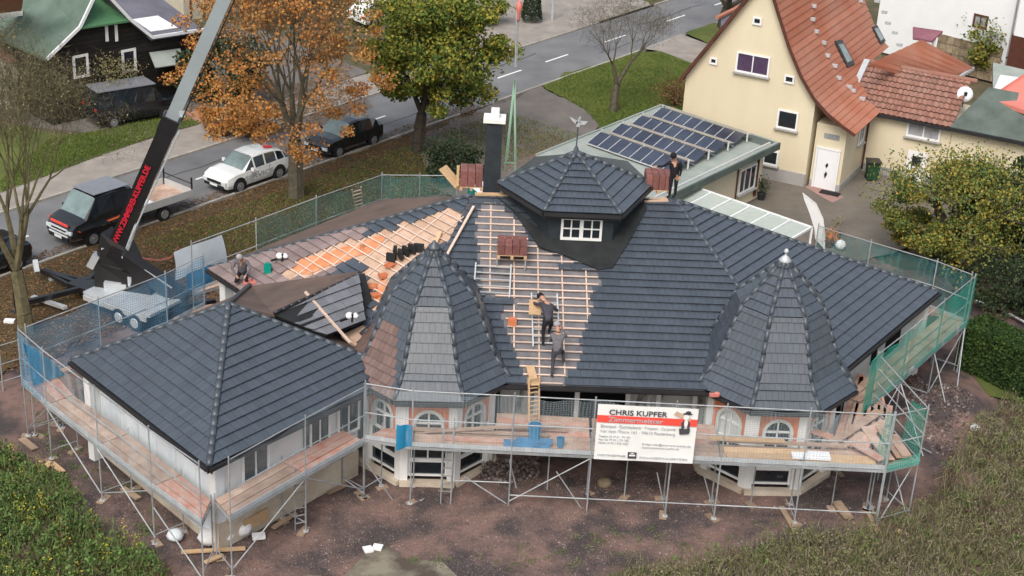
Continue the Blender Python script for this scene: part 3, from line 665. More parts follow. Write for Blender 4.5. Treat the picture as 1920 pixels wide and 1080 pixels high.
# deck behind the front run, filling back to the wall between the turrets
for i, (x0, x1) in enumerate(((-.3, 2.86), (2.9, 5.45), (5.5, 7.1))):
    for k in range(4): MB().box(((x0+x1)/2, 44.35+k*.34+random.uniform(-.02, .02), 2.18), (x1-x0-.06, .3, .05)).build('plank', 'plank' if (i+k) % 2 else 'plank_red', SF)
SL = scaffold('scaffold', 'left front scaffold run along the white wall with pale netting', [((-16.42, 45.93), (-15.6, 46.7)), ((-15.2, 44.55), (-14.5, 45.25)), ((-12.87, 42.2), (-12.1, 42.95)), ((-10.64, 39.95), (-9.9, 40.7)), ((-8.75, 38.15), (-8.7, 39.35))], dz=2.08, tz=4.15, braces=(0, 2), planks=3, pm=['plank_red', 'plank', 'plank', 'plank_red'], nets=['net_blue', 'net_clear', 'net_clear', 'net_clear'])
MB().tube((-12.9, 42.15, 2.0), (-10.6, 39.9, .3), .024, 6).build('brace', 'steel', SL); MB().tube((-15.2, 44.5, 2.0), (-12.9, 42.2, .3), .024, 6).build('brace', 'steel', SL)
MB().tube((-10.6, 39.9, 1.4), (-8.8, 38.2, .1), .024, 6).build('brace', 'steel', SL)
SR = scaffold('scaffold', 'scaffold run in the inner corner between the left block and the first turret', [((-7.95, 38.45), (-8.6, 39.4)), ((-6.1, 41.1), (-6.95, 41.75)), ((-4.52, 43.3), (-5.3, 43.95))], dz=2.1, tz=4.15, planks=3, pm=['plank', 'plank_red'], braces=(0, 1))
for z in np.arange(.25, 2.1, .28): MB().beam((-6.15, 41.3, z), (-6.45, 41.15, z), .03, .03).build('ladder_rung', 'steel', SR)
MB().tube((-6.15, 41.3, 0), (-6.15, 41.3, 2.3), .02, 6).build('ladder_rail', 'steel', SR); MB().tube((-6.45, 41.15, 0), (-6.45, 41.15, 2.3), .02, 6).build('ladder_rail', 'steel', SR)
SB = scaffold('scaffold', 'scaffold run behind the left block facing the street, with blue netting', [((-16.2, 46.0), (-15.4, 46.6)), ((-14.4, 48.4), (-13.6, 49.0)), ((-12.6, 50.8), (-11.8, 51.4)), ((-11.6, 52.6), (-10.9, 53.0))], dz=2.1, tz=4.2, net='net_blue', planks=2)
SS = scaffold('scaffold', 'street side scaffold run behind the left wing, ending at the chimney', [((-12.2, 53.4), (-11.3, 54.2)), ((-10.2, 56.0), (-9.3, 56.6)), ((-8.2, 58.7), (-7.3, 59.3)), ((-5.8, 61.7), (-5.2, 61.0)), ((-4.2, 61.9), (-4.2, 61.2)), ((-2.6, 62.1), (-2.6, 61.3))], dz=2.2, tz=4.3, planks=2, nets=[None, 'net_deep', 'net_deep', 'net_deep', 'net_deep'])
for s in (0, .38): MB().tube(at(660+s*45, 355-s*12, 4.6), at(665+s*45, 395-s*14, 2.4), .02, 6).build('ladder_rail', 'batten', SS)
for k in range(6): z = 2.5+k*.36; t = k/6; MB().beam(at(664-4*t, 392-38*t, z), at(681-4*t, 387-38*t, z), .03, .03).build('ladder_rung', 'batten', SS)
SG = scaffold('scaffold', 'right hand scaffold run draped in green netting', [((12.69, 47.44), (11.85, 48.0)), ((14.2, 49.5), (13.35, 50.1)), ((16.05, 52.15), (15.2, 52.75)), ((17.78, 54.55), (16.95, 55.15))], dz=2.2, tz=4.25, net='net_green', planks=3, braces=(0, 1, 2))
b = MB(); b.prism([V((12.7, 47.4, 2.2)), V((12.3, 46.8, 2.2)), V((12.35, 46.85, 4.2)), V((12.7, 47.4, 4.25))], (-.02, .03, 0)); b.build('safety_net', 'net_green', SG)
MB().tube((14.2, 49.4, .1), (15.3, 48.0, .15), .024, 6).build('brace', 'steel', SG)
for p, q in (((16.0, 52.1, 2.1), (16.6, 50.9, .05)), ((17.7, 54.4, 2.1), (17.0, 51.6, .05)), ((14.2, 49.5, 2.1), (15.0, 47.9, .05))): MB().tube(p, q, .025, 6).build('brace', 'steel', SG)
SH_ = scaffold('scaffold', 'rear right scaffold run with dark green netting behind the roof', [((17.7, 54.7), (16.9, 55.2)), ((16.6, 55.8), (16.1, 55.2)), ((14.3, 57.4), (13.8, 56.8)), ((12.4, 58.8), (12, 58.2))], dz=2.2, tz=4.25, net='net_deep', planks=2)
# corner bay at the right end of the front, with its spanning tubes
SC = scaffold('scaffold', 'corner scaffold bay at the right end with loose boards and tall green netting', [((12.42, 43.2), (12.3, 44.3)), ((13.6, 43.8), (13.1, 44.9))], dz=2.2, tz=4.25, net=None, planks=3, pm='plank_red')
for z in (4.22, 3.75, 3.25, 2.75, 2.3):
    MB().tube((12.75, 47.3, z), (13.62, 43.75, z), .022, 6).build('rail', 'steel', SC)
for p, q in (((12.5, 43.3, .1), (13.5, 43.9, 2.1)), ((12.9, 45.4, 2.1), (13.55, 43.9, .1)), ((12.45, 43.25, .3), (13.6, 43.8, .35)), ((13.0, 46.0, .1), (13.0, 46.0, 2.2))): MB().tube(p, q, .024, 6).build('brace', 'steel', SC)
b = MB(); b.face([(13.62, 43.8, 2.25), (13.3, 45.1, 2.25), (13.35, 44.9, 3.9), (13.62, 43.8, 4.2)]); b.face([(12.46, 43.2, 2.3), (12.2, 43.9, 2.25), (12.28, 43.7, 4.1), (12.46, 43.2, 4.25)]); b.build('safety_net', 'net_green', SC)
b = MB(); b.face([(12.44, 43.12, 2.2), (13.62, 43.7, 2.2), (13.6, 43.75, 2.6), (12.44, 43.15, 2.5)]); b.build('safety_net', 'net_green', SC)
for k in range(9):                          # deck boards reaching back round the second turret
    x = 11.75+.11*k; MB().beam((x-.1, 44.4, 2.19), (x+.75, 47.6, 2.19), .3, .04).build('plank', 'plank_red' if k % 3 else 'plank', SC) if k % 2 == 0 else None
for k in range(9):
    t = (k+.5)/9; a_ = at(1548+(1685-1548)*t, 864, 2.15); c_ = at(1612+(1652-1612)*t, 700+46*t, 2.15); MB().beam(a_, c_, .25, .04).build('plank', 'plank_red' if k % 3 != 1 else 'plank', SC)
LB = [((1430, 775), (1560, 820)), ((1560, 830), (1650, 770)), ((1590, 835), (1660, 790)), ((1615, 845), (1640, 800)), ((1668, 862), (1622, 800)), ((1690, 858), (1650, 800)), ((1655, 862), (1600, 830)), ((1700, 855), (1672, 815))]
for i, (p, q) in enumerate(LB):
    z = 2.3+.03*i; bd = MB(); a, c = at(*p, z), at(*q, z); bd.beam(a, c, .34, .04)
    bd.build('loose_board', 'plank' if i % 3 else 'plank_red', org=a, label=['long pale board lying flat beside the second turret', 'grey board slanting across the right corner deck', 'peach board overlapping the slanting grey one', 'short board between the two crossing ones', 'pale board running back from the front edge', 'board nearest the right end under the net', 'board lying along the deck edge below the turret', 'short reddish board at the far right corner'][i], cat='board', group='loose boards on the corner deck')
for p, q in (((687, 868), (747, 953)), ((648, 900), (683, 925)), ((762, 955), (795, 935)), ((870, 893), (955, 948)), ((852, 901), (955, 905)), ((955, 862), (968, 915)), ((1043, 884), (1100, 968)), ((1232, 886), (1248, 965)), ((1320, 892), (1340, 968)), ((1473, 935), (1492, 975))): MB().tube(aty(*p, 43.25), aty(*q, 43.2), .023, 6).build('brace', 'steel', SF)
for x in (-1.95, -1.62):
    for y in (43.1, 43.8): MB().tube((x, y, .05), (x, y, 2.9), .025, 6).build('pole', 'steel', SF)
for z in np.arange(.3, 2.2, .3): MB().beam((-1.95, 43.45, z), (-1.62, 43.45, z), .03, .03).build('ladder_rung', 'steel', SF)
for x in (1.55, 4.15, 8.4, 11.1):
    MB().tube((x, 44.15, .05), (x, 44.15, 2.15), .024, 6).build('pole', 'steel', SF); MB().box((x, 44.1, .03), (.4, .25, .05), Matrix.Rotation(x, 3, 'Z')).build('sole_board', 'old_wood', SF)
# stacked timber on the front deck
for i, (x0, x1, y, z, w_) in enumerate(((7.2, 9.9, 43.75, 2.3, .3), (7.25, 9.6, 43.42, 2.29, .3), (9.8, 12.1, 43.5, 2.29, .5), (6.7, 9.2, 44.05, 2.55, .22), (7.3, 11.3, 44.15, 2.42, .16))):
    MB().beam((x0, y, z), (x1, y+.06, z+.02), w_, .07).build('timber_board', 'wood' if i != 4 else 'plank', org=(x0, y, z), label=['broad yellowish board on the deck below the second turret', 'long board at the outer edge right of the banner', 'wide board in front of the arched turret window', 'greenish plank end sticking out behind the banner', 'thin long plank leaning along the turret wall'][i], cat='board', group='timber lying on the front deck')
for i, (x0, x1, y, z, w_, m) in enumerate(((-3.1, 1.5, 43.95, 2.33, .16, 'plank'), (-2.6, 1.9, 43.75, 2.36, .12, 'plank'), (-1.9, 1.6, 43.5, 2.3, .22, 'plank_red'), (-.3, 2.1, 44.4, 2.32, .2, 'plank'))):
    MB().beam((x0, y, z), (x1, y+(.5 if i == 1 else .05), z+(.3 if i == 1 else 0)), w_, .06).build('timber_board', m, org=(x0, y, z), label=['long board along the first turret wall', 'slanting board with its end raised beside the first turret', 'reddish board in the middle of the front deck', 'board near the ladder left of the banner'][i], cat='board', group='timber lying on the front deck')
MB().box((10.0, 43.45, 2.42), (1.25, .34, .08)).box((10.25, 43.5, 2.5), (.7, .26, .04)).build('foam_panel', 'white_wall', org=(10, 43.4, 2.4), label='white foam panel lying on the deck below the second turret', cat='panel')
b = MB(); b.box((.75, 43.35, 2.32), (1.5, .45, .06)); b.box((1.0, 43.5, 2.38), (1.2, .3, .05)); b.build('dark_board', 'tarp_blue', org=(.75, 43.3, 2.3), label='dark bluish sheet folded on the deck left of the banner', cat='sheet')
def bucket(x, y, z, r, h, m, label):
    o = root('bucket', (x, y, z), label, 'bucket'); MB().lathe((x, y, z), [(r*.8, 0), (r, h), (r*1.08, h), (r*1.08, h+.03), (r*.92, h+.03), (r*.86, h*.6)], 12).build('tub', m, o, smooth=False)
    hb = MB(); P_ = [V((x+r*math.cos(t), y, z+h+r*.7*math.sin(t))) for t in np.linspace(0, math.pi, 7)]
    for p, q in zip(P_, P_[1:]): hb.tube(p, q, .012, 4)
    hb.build('handle', 'galv', o)
bucket(1.0, 43.65, 2.35, .22, .55, 'blue_plastic', 'tall blue tub on the deck left of the banner')
bucket(1.85, 43.4, 2.3, .13, .3, 'blue_plastic', 'small blue bucket on the deck right beside the banner')
b = MB()
for k in range(6):
    for j in range(5): pass
gx = [V((-3.45+.1*i, 42.98-.05*math.sin(i*1.4), 0)) for i in range(6)]
for i in range(5): b.face([gx[i]+V((0, 0, 2.05+.04*i)), gx[i+1]+V((0, 0, 2.05+.04*(i+1))), gx[i+1]+V((0, 0, 3.0)), gx[i]+V((0, 0, 3.02))])
b.build('blue_sheet', 'blue_plastic', org=(-3.2, 43, 2.1), label='crumpled blue plastic sheet hanging at the first turret', cat='sheet')
# ladders
def ladder(p, q, w_, m, label, n=10):
    p, q = V(p), V(q); o = root('ladder', p, label, 'ladder'); d = (q-p); a = d.cross(V((0, 0, 1))); a = a.normalized()*w_/2
    for s in (-1, 1): MB().beam(p+a*s, q+a*s, .05, .07).build('ladder_rail', m, o)
    for k in range(n): c = p+d*((k+.6)/n); MB().beam(c-a, c+a, .035, .035).build('rung', m, o)
ladder(at(1001, 790, 2.3), onM(1000, 722)+V((0, -.1, .35)), .36, 'wood', 'light wooden ladder from the front deck up to the eaves')
b = MB(); b.beam(onM(1003, 728)+nM*.15, onM(993, 690)+nM*.12, .28, .04); b.build('footboard', 'wood', org=onM(1000, 715), label='pale board lying on the battens above the wooden ladder', cat='board')
ladder(onM(921, 560)+nM*.12, onM(925, 500)+nM*.14, 1.25, 'alu', 'aluminium roof ladder below the upper tile pallet', 5)
ladder(onM(1024, 655)+nM*.12, onM(1020, 555)+nM*.12, .9, 'alu', 'long aluminium roof ladder under the two roofers', 8)
# long laths lying on the roofs
def lath(p, q, w_, label, m='batten', h=.06): p, q = V(p), V(q); MB().beam(p, q, w_, h).build('lath', m, org=p, label=label, cat='lath')
lath(onM(888, 394)+nM*.2, onM(834, 492)+nM*.2, .09, 'long pale lath lying down the hip right of the first turret')
lath(at(572, 547, 5.4), at(657, 643, 4.25), .09, 'long pale lath leaning across the small link roof')
lath(onW(828, 440)+nW*.15, onW(812, 478)+nW*.15, .14, 'short yellowish board just behind the first turret tip', 'wood')
# ================================================================== PALLETS, TILES, TOOLS ON THE ROOF
def pallet(c, d, w_, dp, h, label, lift=.0, tm='pallet_tile'):
    c = V(c); d = V(d).normalized(); n = V((-d.y, d.x, 0)); o = root('tile_pallet', c, label, 'pallet of tiles', 'pallets of roof tiles')
    M = Matrix((d, n, V((0, 0, 1)))).transposed(); b = MB()
    for s in (-1, 0, 1): b.box(c+d*(s*w_*.45)+V((0, 0, .06)), (.1, dp, .12), M)
    for s in (-1, 0, 1): b.box(c+n*(s*dp*.42)+V((0, 0, .135)), (w_, .12, .03), M)
    b.build('pallet', 'wood', o)
    nx = max(2, int(w_/.22)); k = 0
    for i in range(nx):
        for j in range(3):
            MB().box(c+d*((i+.5)/nx-.5)*w_+n*((j-1)*dp/3.1)+V((0, 0, .15+h/2)), (w_/nx*.93, dp/3.2, h+random.uniform(-.03, .03)), M).build('tile_stack', tm, o)
    return o
b = onM(958, 500)
pallet(b+V((0, .3, .35)), (1, .04, 0), 1.05, .95, .38, 'pallet of dark red tiles standing on battens in the middle of the open roof')
rk = root('roof_rack', b, 'small metal rack carrying the tile pallet on the open roof', 'rack')
for x in (-.5, .5): MB().beam(b+V((x, -.15, .3)), b+V((x, .9, .32)), .05, .05).build('bearer', 'steel', rk); MB().beam(b+V((x, -.15, 0)), b+V((x, -.15, .32)), .05, .05).build('leg', 'steel', rk)
pb = at(882, 358, 6.7); pallet(pb+V((0, .45, 0)), (1, .05, 0), .85, .9, .62, 'pallet of red tiles beside the chimney')
b = MB(); b.beam(pb+V((-.5, .2, 0)), pb+V((-.5, .2, .9)), .12, .1); b.beam(pb+V((-.45, .2, .1)), pb+V((-1.1, .5, .7)), .5, .08); b.build('timber_stack', 'wood', org=pb, label='light boards leaning at the ridge left of the chimney', cat='board')
pd = at(1233, 366, 7.15); pallet(pd+V((0, .55, 0)), (1, .05, 0), .95, .9, .55, 'pallet of violet tiles on the ridge beside the standing roofer')
for i, (x, y) in enumerate(((742, 480), (752, 486), (762, 480), (775, 476), (735, 492), (787, 474))):
    p = onW(x, y)+nW*.1; MB().box(p+V((0, 0, .12)), (.12, .36, .3), Matrix.Rotation(.3*i, 3, 'Z')).build('tile_bundle', 'felt_dark', org=p, label=['black tile bundle, leftmost of the upper row behind the turret tip', 'black tile bundle in the middle of the heap behind the turret tip', 'black tile bundle beside the middle one of the heap', 'black tile bundle near the turret finial', 'black tile bundle lowest on the left of the heap', 'black tile bundle touching the turret finial'][i], cat='tile bundle', group='black tile bundles behind the first turret')
for i, (x, y) in enumerate(((700, 540), (706, 556), (733, 500), (786, 496), (720, 520))):
    p = onW(x, y)+nW*.08; MB().box(p, (.34, .3, .09), Matrix.Rotation(.5*i, 3, 'Z')).build('loose_tile', 'brick_orange', org=p, label=['orange tile lying highest beside the link roof board', 'orange tile lying in the valley left of the turret', 'orange tile left of the black bundles', 'orange tile right of the turret hip', 'orange tile between bundles and valley'][i], cat='tile', group='orange tiles behind the first turret')
p = onM(960, 608)+nM*.12; MB().box(p, (.3, .26, .2)).box(p+V((0, 0, .12)), (.26, .22, .04)).build('tile_box', 'brick_orange', org=p, label='small orange box on the battens beside the roofers', cat='box')
# ================================================================== BANNER
def text(body, size, p, u, v, m, parent, w_=None, bold=0.0, ex=.004, name='lettering', al='LEFT', shear=0):
    cu = bpy.data.curves.new(name, 'FONT'); cu.body = body; cu.size = size; cu.align_x = al; cu.offset = bold; cu.extrude = ex; cu.shear = shear; cu.resolution_u = 3
    o = L(bpy.data.objects.new(name, cu)); dg = bpy.context.evaluated_depsgraph_get(); me = bpy.data.meshes.new_from_object(o.evaluated_get(dg)); bpy.data.objects.remove(o)
    me.materials.clear(); me.materials.append(MATS[m]); xs = [q.co.x for q in me.vertices]; wx = max(xs)-min(xs)
    me.polygons.foreach_set('material_index', [0]*len(me.polygons)); o = L(bpy.data.objects.new(name, me)); o.parent = parent
    u = V(u).normalized(); v = V(v).normalized(); n = u.cross(v); q = V(p)-worg(parent)
    sx_ = 1
    if w_: sx_ = w_/max(wx, .01)
    o.matrix_local = Matrix(((u.x*sx_, v.x, n.x, q.x), (u.y*sx_, v.y, n.y, q.y), (u.z*sx_, v.z, n.z, q.z), (0, 0, 0, 1))); return o
by = 42.86
bl, br, tl, tr = at(1115, 860, 2.15), at(1295, 866, 2.15), None, None
bl, br = V((2.93, by, 2.22)), V((6.12, by+.04, 2.22)); ub = (br-bl).normalized(); BW = (br-bl).length; BH = 2.02
BN = root('banner', bl, 'white advertising banner with a red stripe and carpenter drawing tied to the front scaffold', 'banner')
b = MB(); NX, NY = 24, 12; nb = V((ub.y, -ub.x, 0))
def bp(x, y, o=0): return bl+ub*x+V((0, 0, y))+nb*(o+.0*math.sin(x*2))
for i in range(NX+1):
    for j in range(NY+1): x, y = BW*i/NX, BH*j/NY; b.v.append(tuple(bp(x, y, .012*math.sin(x*3+y*2))))
for i in range(NX):
    for j in range(NY): k = i*(NY+1)+j; b.f.append((k, k+NY+1, k+NY+2, k+1)); b.m.append(0)
b.build('cloth', 'banner_white', BN, smooth=True)
b = MB(); b.face([bp(0, 1.38, .028), bp(BW, 1.38, .028), bp(BW, 1.64, .028), bp(0, 1.64, .028)]); b.build('red_stripe', 'banner_red', BN)
Z1 = V((0, 0, 1))
text('CHRIS KUPFER', .26, bp(.36, 1.68, .035), ub, Z1, 'text_dark', BN, 1.85, .004)
text('Zimmermeister', .24, bp(.36, 1.43, .04), ub, Z1, 'text_grey', BN, 1.75, .003)
for s_, y, x, w_ in (('Zimmerei · Dachdeckerei · Treppen · Carports', 1.2, .12, 2.4), ('Vor dem Thore 161 · 99610 Rastenberg', 1.02, .12, 2.4)): text(s_, .15, bp(x, y, .03), ub, Z1, 'text_grey', BN, w_)
for s_, y, x, w_ in (('Telefon: 03 77 81 / 79 180', .84, .1, 1.0), ('Fax: 03 77 81 / 79 185', .72, .1, .95), ('Mobil: 0173 / 376 5481', .6, .1, .95), ('E-Mail: info@zimmerei-kupfer.de', .62, 1.5, 1.55), ('www.zimmerei-kupfer.de', .5, 1.5, 1.2), ('MEISTERBETRIEB', .14, .1, .9), ('INNUNGSFACHBETRIEB', .12, 1.45, 1.55)): text(s_, .1, bp(x, y, .03), ub, Z1, 'text_grey', BN, w_)
b = MB(); b.prism([bp(1.08, .1, .03), bp(1.36, .1, .03), bp(1.36, .33, .03), bp(1.08, .33, .03)], nb*.004); b.build('emblem', 'text_dark', BN)
b = MB(); b.prism([bp(1.12, .19, .04), bp(1.32, .19, .04), bp(1.32, .24, .04), bp(1.12, .24, .04)], nb*.004); b.prism([bp(1.13, .27, .04), bp(1.31, .27, .04), bp(1.22, .31, .04)], nb*.004); b.build('emblem_mark', 'banner_white', BN)
def disc(b, x, y, rx, ry, o=.045, n=12): b.prism([bp(x+rx*math.cos(t), y+ry*math.sin(t), o) for t in np.linspace(0, 2*math.pi, n+1)[:-1]], nb*.003)
b = MB(); b.prism([bp(2.42, 1.8, .04), bp(2.5, 1.92, .04), bp(3.0, 1.66, .04), bp(2.92, 1.54, .04)], nb*.003); b.build('drawn_beam', 'peach_board', BN)
b = MB(); disc(b, 2.85, 1.84, .16, .035, .05); disc(b, 2.87, 1.89, .09, .06, .05); b.prism([bp(2.68, 1.5, .05), bp(2.76, 1.62, .05), bp(2.78, 1.3, .05), bp(2.7, 1.25, .05)], nb*.003); b.prism([bp(2.9, 1.62, .05), bp(2.96, 1.5, .05), bp(2.95, 1.25, .05), bp(2.88, 1.3, .05)], nb*.003); b.prism([bp(2.62, 1.3, .05), bp(2.98, 1.3, .05), bp(2.96, 1.12, .05), bp(2.66, 1.08, .05)], nb*.003); b.build('drawn_clothes', 'text_dark', BN)
b = MB(); disc(b, 2.82, 1.72, .09, .1, .047); disc(b, 2.83, 1.5, .06, .14, .047); b.build('drawn_face', 'frame_white', BN)
# ================================================================== PEOPLE
def person(name, label, J, mats, rad=1.0, cap=None, face=None):
    # J: joint positions in metres round the feet point; builds one skinned body
    o0 = V(J['at']); R = root('person', o0, label, 'person')
    pts = []; rads = []; ed = []; reg = []
    def add(p, r, par, g):
        pts.append(V(p)); rads.append(r*rad); reg.append(g)
        if par is not None: ed.append((par, len(pts)-1))
        return len(pts)-1
    pel = add(J['pelvis'], .15, None, 1); sp = add((V(J['pelvis'])+V(J['chest']))/2, .14, pel, 0); chs = add(J['chest'], .165, sp, 0)
    nk = add(J['neck'], .065, chs, 3); hd = add(J['head'], .10, nk, 3); hd2 = add(V(J['head'])+(V(J['head'])-V(J['neck'])).normalized()*.1, .085, hd, 3)
    for s in 'lr':
        sh = add(J['sh'+s], .075, chs, 0); el = add(J['el'+s], .055, sh, 0); wr = add(J['wr'+s], .035, el, 0)
        d = (V(J['wr'+s])-V(J['el'+s])).normalized(); side = d.cross(V((0, 0, 1))); side = side.normalized() if side.length > .1 else V((1, 0, 0)); dn = d.cross(side)
        pa = add(V(J['wr'+s])+d*.05, .034, wr, 3)
        for k in range(4):
            f1 = add(V(J['wr'+s])+d*.09+side*(.024*(k-1.5)), .011, pa, 3); f2 = add(V(J['wr'+s])+d*(.13-.006*abs(k-1.4))+side*(.026*(k-1.5))+dn*.012, .010, f1, 3); add(V(J['wr'+s])+d*(.15-.01*abs(k-1.4))+side*(.026*(k-1.5))+dn*.04, .008, f2, 3)
        t1 = add(V(J['wr'+s])+d*.04+side*.045, .012, pa, 3); add(V(J['wr'+s])+d*.085+side*.055+dn*.03, .010, t1, 3)
        hp = add(J['hip'+s], .105, pel, 1); kn = add(J['kn'+s], .068, hp, 1); an = add(J['an'+s], .048, kn, 1)
        add(V(J['an'+s])+V(J.get('toe', (0, .2, -.05))), .04, an, 2)
    me = bpy.data.meshes.new('tmp'); me.from_pydata(pts, ed, []); ob = L(bpy.data.objects.new('tmp', me))
    md = ob.modifiers.new('s', 'SKIN'); md.use_smooth_shade = True
    for i, v_ in enumerate(me.skin_vertices[0].data): v_.radius = (rads[i], rads[i]); v_.use_root = i == 0
    ob.modifiers.new('u', 'SUBSURF').levels = 1
    dg = bpy.context.evaluated_depsgraph_get(); m2 = bpy.data.meshes.new_from_object(ob.evaluated_get(dg)); bpy.data.objects.remove(ob)
    m2.name = 'body'
    for m in mats: m2.materials.append(MATS[m])
    segs = [(pts[a], pts[b_], reg[b_] if reg[b_] == reg[a] or reg[b_] != 0 else 0) for a, b_ in ed]
    for p in m2.polygons:
        c = p.center; best = 9; g = 0
        for a, b_, r_ in segs:
            d = b_-a; t = max(0, min(1, (c-a).dot(d)/max(d.length_squared, 1e-6))); k = (c-a-d*t).length
            if k < best: best = k; g = r_
        p.material_index = g; p.use_smooth = True
    o = L(bpy.data.objects.new('body', m2)); o.parent = R
    H_ = V(J['head'])+o0; fd = V(J.get('face', (0, -1, 0))).normalized(); updir = (V(J['head'])-V(J['neck'])).normalized(); sd = fd.cross(updir).normalized()
    b = MB(); b.lathe(H_+updir*.09, [(.118, -.05), (.125, 0), (.11, .07), (.07, .11), (.02, .125)], 12, Matrix((sd, updir.cross(sd), updir)).transposed())
    b.build('cap' if cap else 'hair', cap or 'bark_dark', R, smooth=True)
    b = MB(); b.beam(H_+fd*.1+updir*.03, H_+fd*.135, .025, .03)
    for s in (-1, 1): b.beam(H_+sd*s*.1+updir*.04, H_+sd*s*.11-updir*.02, .02, .04)
    b.build('nose_and_ears', 'skin', R)
    b = MB()
    for s in (-1, 1): b.box(H_+fd*.105+sd*(s*.035)+updir*.045, (.02, .02, .015))
    b.box(H_+fd*.108-updir*.045, (.045, .02, .01)); b.build('eyes_and_mouth', 'text_dark', R)
    return R
# roofer A: climbing bent over the rack, seen from behind
pa = onM(1022, 655)+nM*.1
person('person', 'roofer in a black hat and dark jacket bending over the upper ladder', dict(at=pa, pelvis=(.05, .42, .82), chest=(.0, .78, 1.16), neck=(-.1, .98, 1.28), head=(-.2, 1.1, 1.33), shl=(-.2, .85, 1.22), ell=(-.42, 1.05, 1.1), wrl=(-.5, 1.3, 1.12), shr=(.2, .8, 1.16), elr=(.36, .92, .95), wrr=(.3, 1.15, .92), hipl=(-.06, .38, .78), knl=(-.1, .3, .42), anl=(-.08, .05, .08), hipr=(.15, .42, .78), knr=(.16, .62, .58), anr=(.1, .5, .3), face=(-.3, .8, -.5), toe=(0, .2, .03)), ['cloth_grey', 'cloth_black', 'cloth_black', 'skin'], cap='cloth_black')
b = MB(); b.prism([pa+V(q) for q in ((-.62, .95, .75), (-.2, .95, .75), (-.2, 1.15, 1.15), (-.62, 1.15, 1.15))], (0, .1, .02)); b.build('cardboard', 'wood', org=pa, label='orange brown board held in front of the roofer in the black hat', cat='board')
# roofer B: standing below, back to the camera, one knee up
pb_ = onM(1036, 712)+nM*.06
person('person', 'roofer in grey work clothes stepping up at the eaves with one knee raised', dict(at=pb_, pelvis=(.08, .25, .92), chest=(.08, .42, 1.3), neck=(.08, .5, 1.52), head=(.06, .56, 1.64), shl=(-.12, .42, 1.42), ell=(-.16, .5, 1.15), wrl=(.0, .72, 1.1), shr=(.28, .42, 1.42), elr=(.38, .6, 1.3), wrr=(.28, .82, 1.42), hipl=(-.02, .22, .88), knl=(-.02, .15, .48), anl=(-.04, .02, .08), hipr=(.18, .25, .88), knr=(.3, .55, .78), anr=(.34, .42, .42), face=(.1, 1, .2), toe=(.02, .2, .03)), ['cloth_mid', 'cloth_grey', 'cloth_black', 'skin'], cap='cloth_light')
# roofer C: standing on the ridge beside the pallet
pc_ = at(1260, 370, 7.1)
person('person', 'roofer all in black standing on the ridge beside the violet tile pallet', dict(at=pc_, pelvis=(0, 0, .88), chest=(-.02, -.02, 1.25), neck=(-.06, -.04, 1.48), head=(-.09, -.08, 1.6), shl=(-.22, 0, 1.38), ell=(-.42, .02, 1.2), wrl=(-.66, .04, 1.18), shr=(.18, 0, 1.38), elr=(.24, .03, 1.1), wrr=(.2, -.1, .88), hipl=(-.09, 0, .84), knl=(-.1, -.04, .46), anl=(-.1, 0, .08), hipr=(.09, 0, .84), knr=(.1, -.02, .46), anr=(.1, .03, .08), face=(-.8, -.5, -.2), toe=(-.1, -.16, -.04)), ['cloth_black', 'cloth_black', 'cloth_black', 'skin'], cap='cloth_black')
# roofer D: kneeling on the left wing
pd_ = onW(455, 535)+nW*.08
person('person', 'kneeling roofer in a light cap and dark vest on the left wing roof', dict(at=pd_, pelvis=(0, .15, .42), chest=(.02, .02, .8), neck=(.03, -.08, 1.0), head=(.0, -.16, 1.1), shl=(-.2, 0, .9), ell=(-.32, -.2, .7), wrl=(-.12, -.36, .5), shr=(.22, 0, .9), elr=(.36, -.16, .72), wrr=(.22, -.36, .52), hipl=(-.1, .15, .38), knl=(-.2, -.18, .12), anl=(-.2, .25, .06), hipr=(.1, .15, .38), knr=(.22, -.15, .14), anr=(.2, .28, .08), face=(0, -1, -.5), toe=(0, .16, -.02)), ['cloth_mid', 'cloth_black', 'cloth_black', 'skin'], cap='cloth_light')
# tools
def toolset(p, s, label):
    o = root('nail_gun', p, label, 'power tool')
    b = MB(); b.lathe(p+V((0, 0, .1)), [(.02, 0), (.1*s, .03), (.12*s, .12), (.08*s, .2), (.02, .22)], 10); b.lathe(p+V((.2, .05, .1)), [(.02, 0), (.09*s, .03), (.11*s, .1), (.02, .2)], 10); b.build('housing', 'helmet', o, smooth=True)
    b = MB(); b.beam(p+V((-.1, 0, .12)), p+V((.3, .1, .16)), .08, .1); b.beam(p+V((-.3, -.15, .05)), p+V((0, 0, .12)), .06, .06); b.tube(p+V((.1, -.05, 0)), p+V((.1, -.05, .3)), .04, 6); b.build('handle', 'cloth_black', o)
toolset(onW(526, 492)+nW*.08, 1.2, 'white and black roofing machine lying on the left wing')
toolset(at(655, 602, 4.95), 1.1, 'white and black roofing machine on the small link roof')
p = onW(504, 513)+nW*.1; b = MB(); b.box(p+V((0, 0, .12)), (.26, .2, .3)); b.box(p+V((0, 0, .3)), (.2, .14, .08)); b.build('canister', 'teal', org=p, label='teal canister standing beside the roofing machine', cat='canister')
p = onW(470, 535)+nW*.1; b = MB(); b.box(p, (.45, .3, .12), Matrix.Rotation(.4, 3, 'Z')); b.box(p+V((-.05, .1, .1)), (.2, .12, .08)); b.build('red_bag', 'pink_roof', org=p, label='red bag lying beside the kneeling roofer', cat='bag')
p = at(1344, 742, 3.6); b = MB(); b.lathe(p, [(.02, -.05), (.1, 0), (.1, .1), (.02, .14)], 8); b.box(p+V((-.15, 0, .02)), (.2, .12, .1)); b.build('rag', 'pink_roof', org=p, label='pink rag lying on the gutter of the second turret', cat='rag')
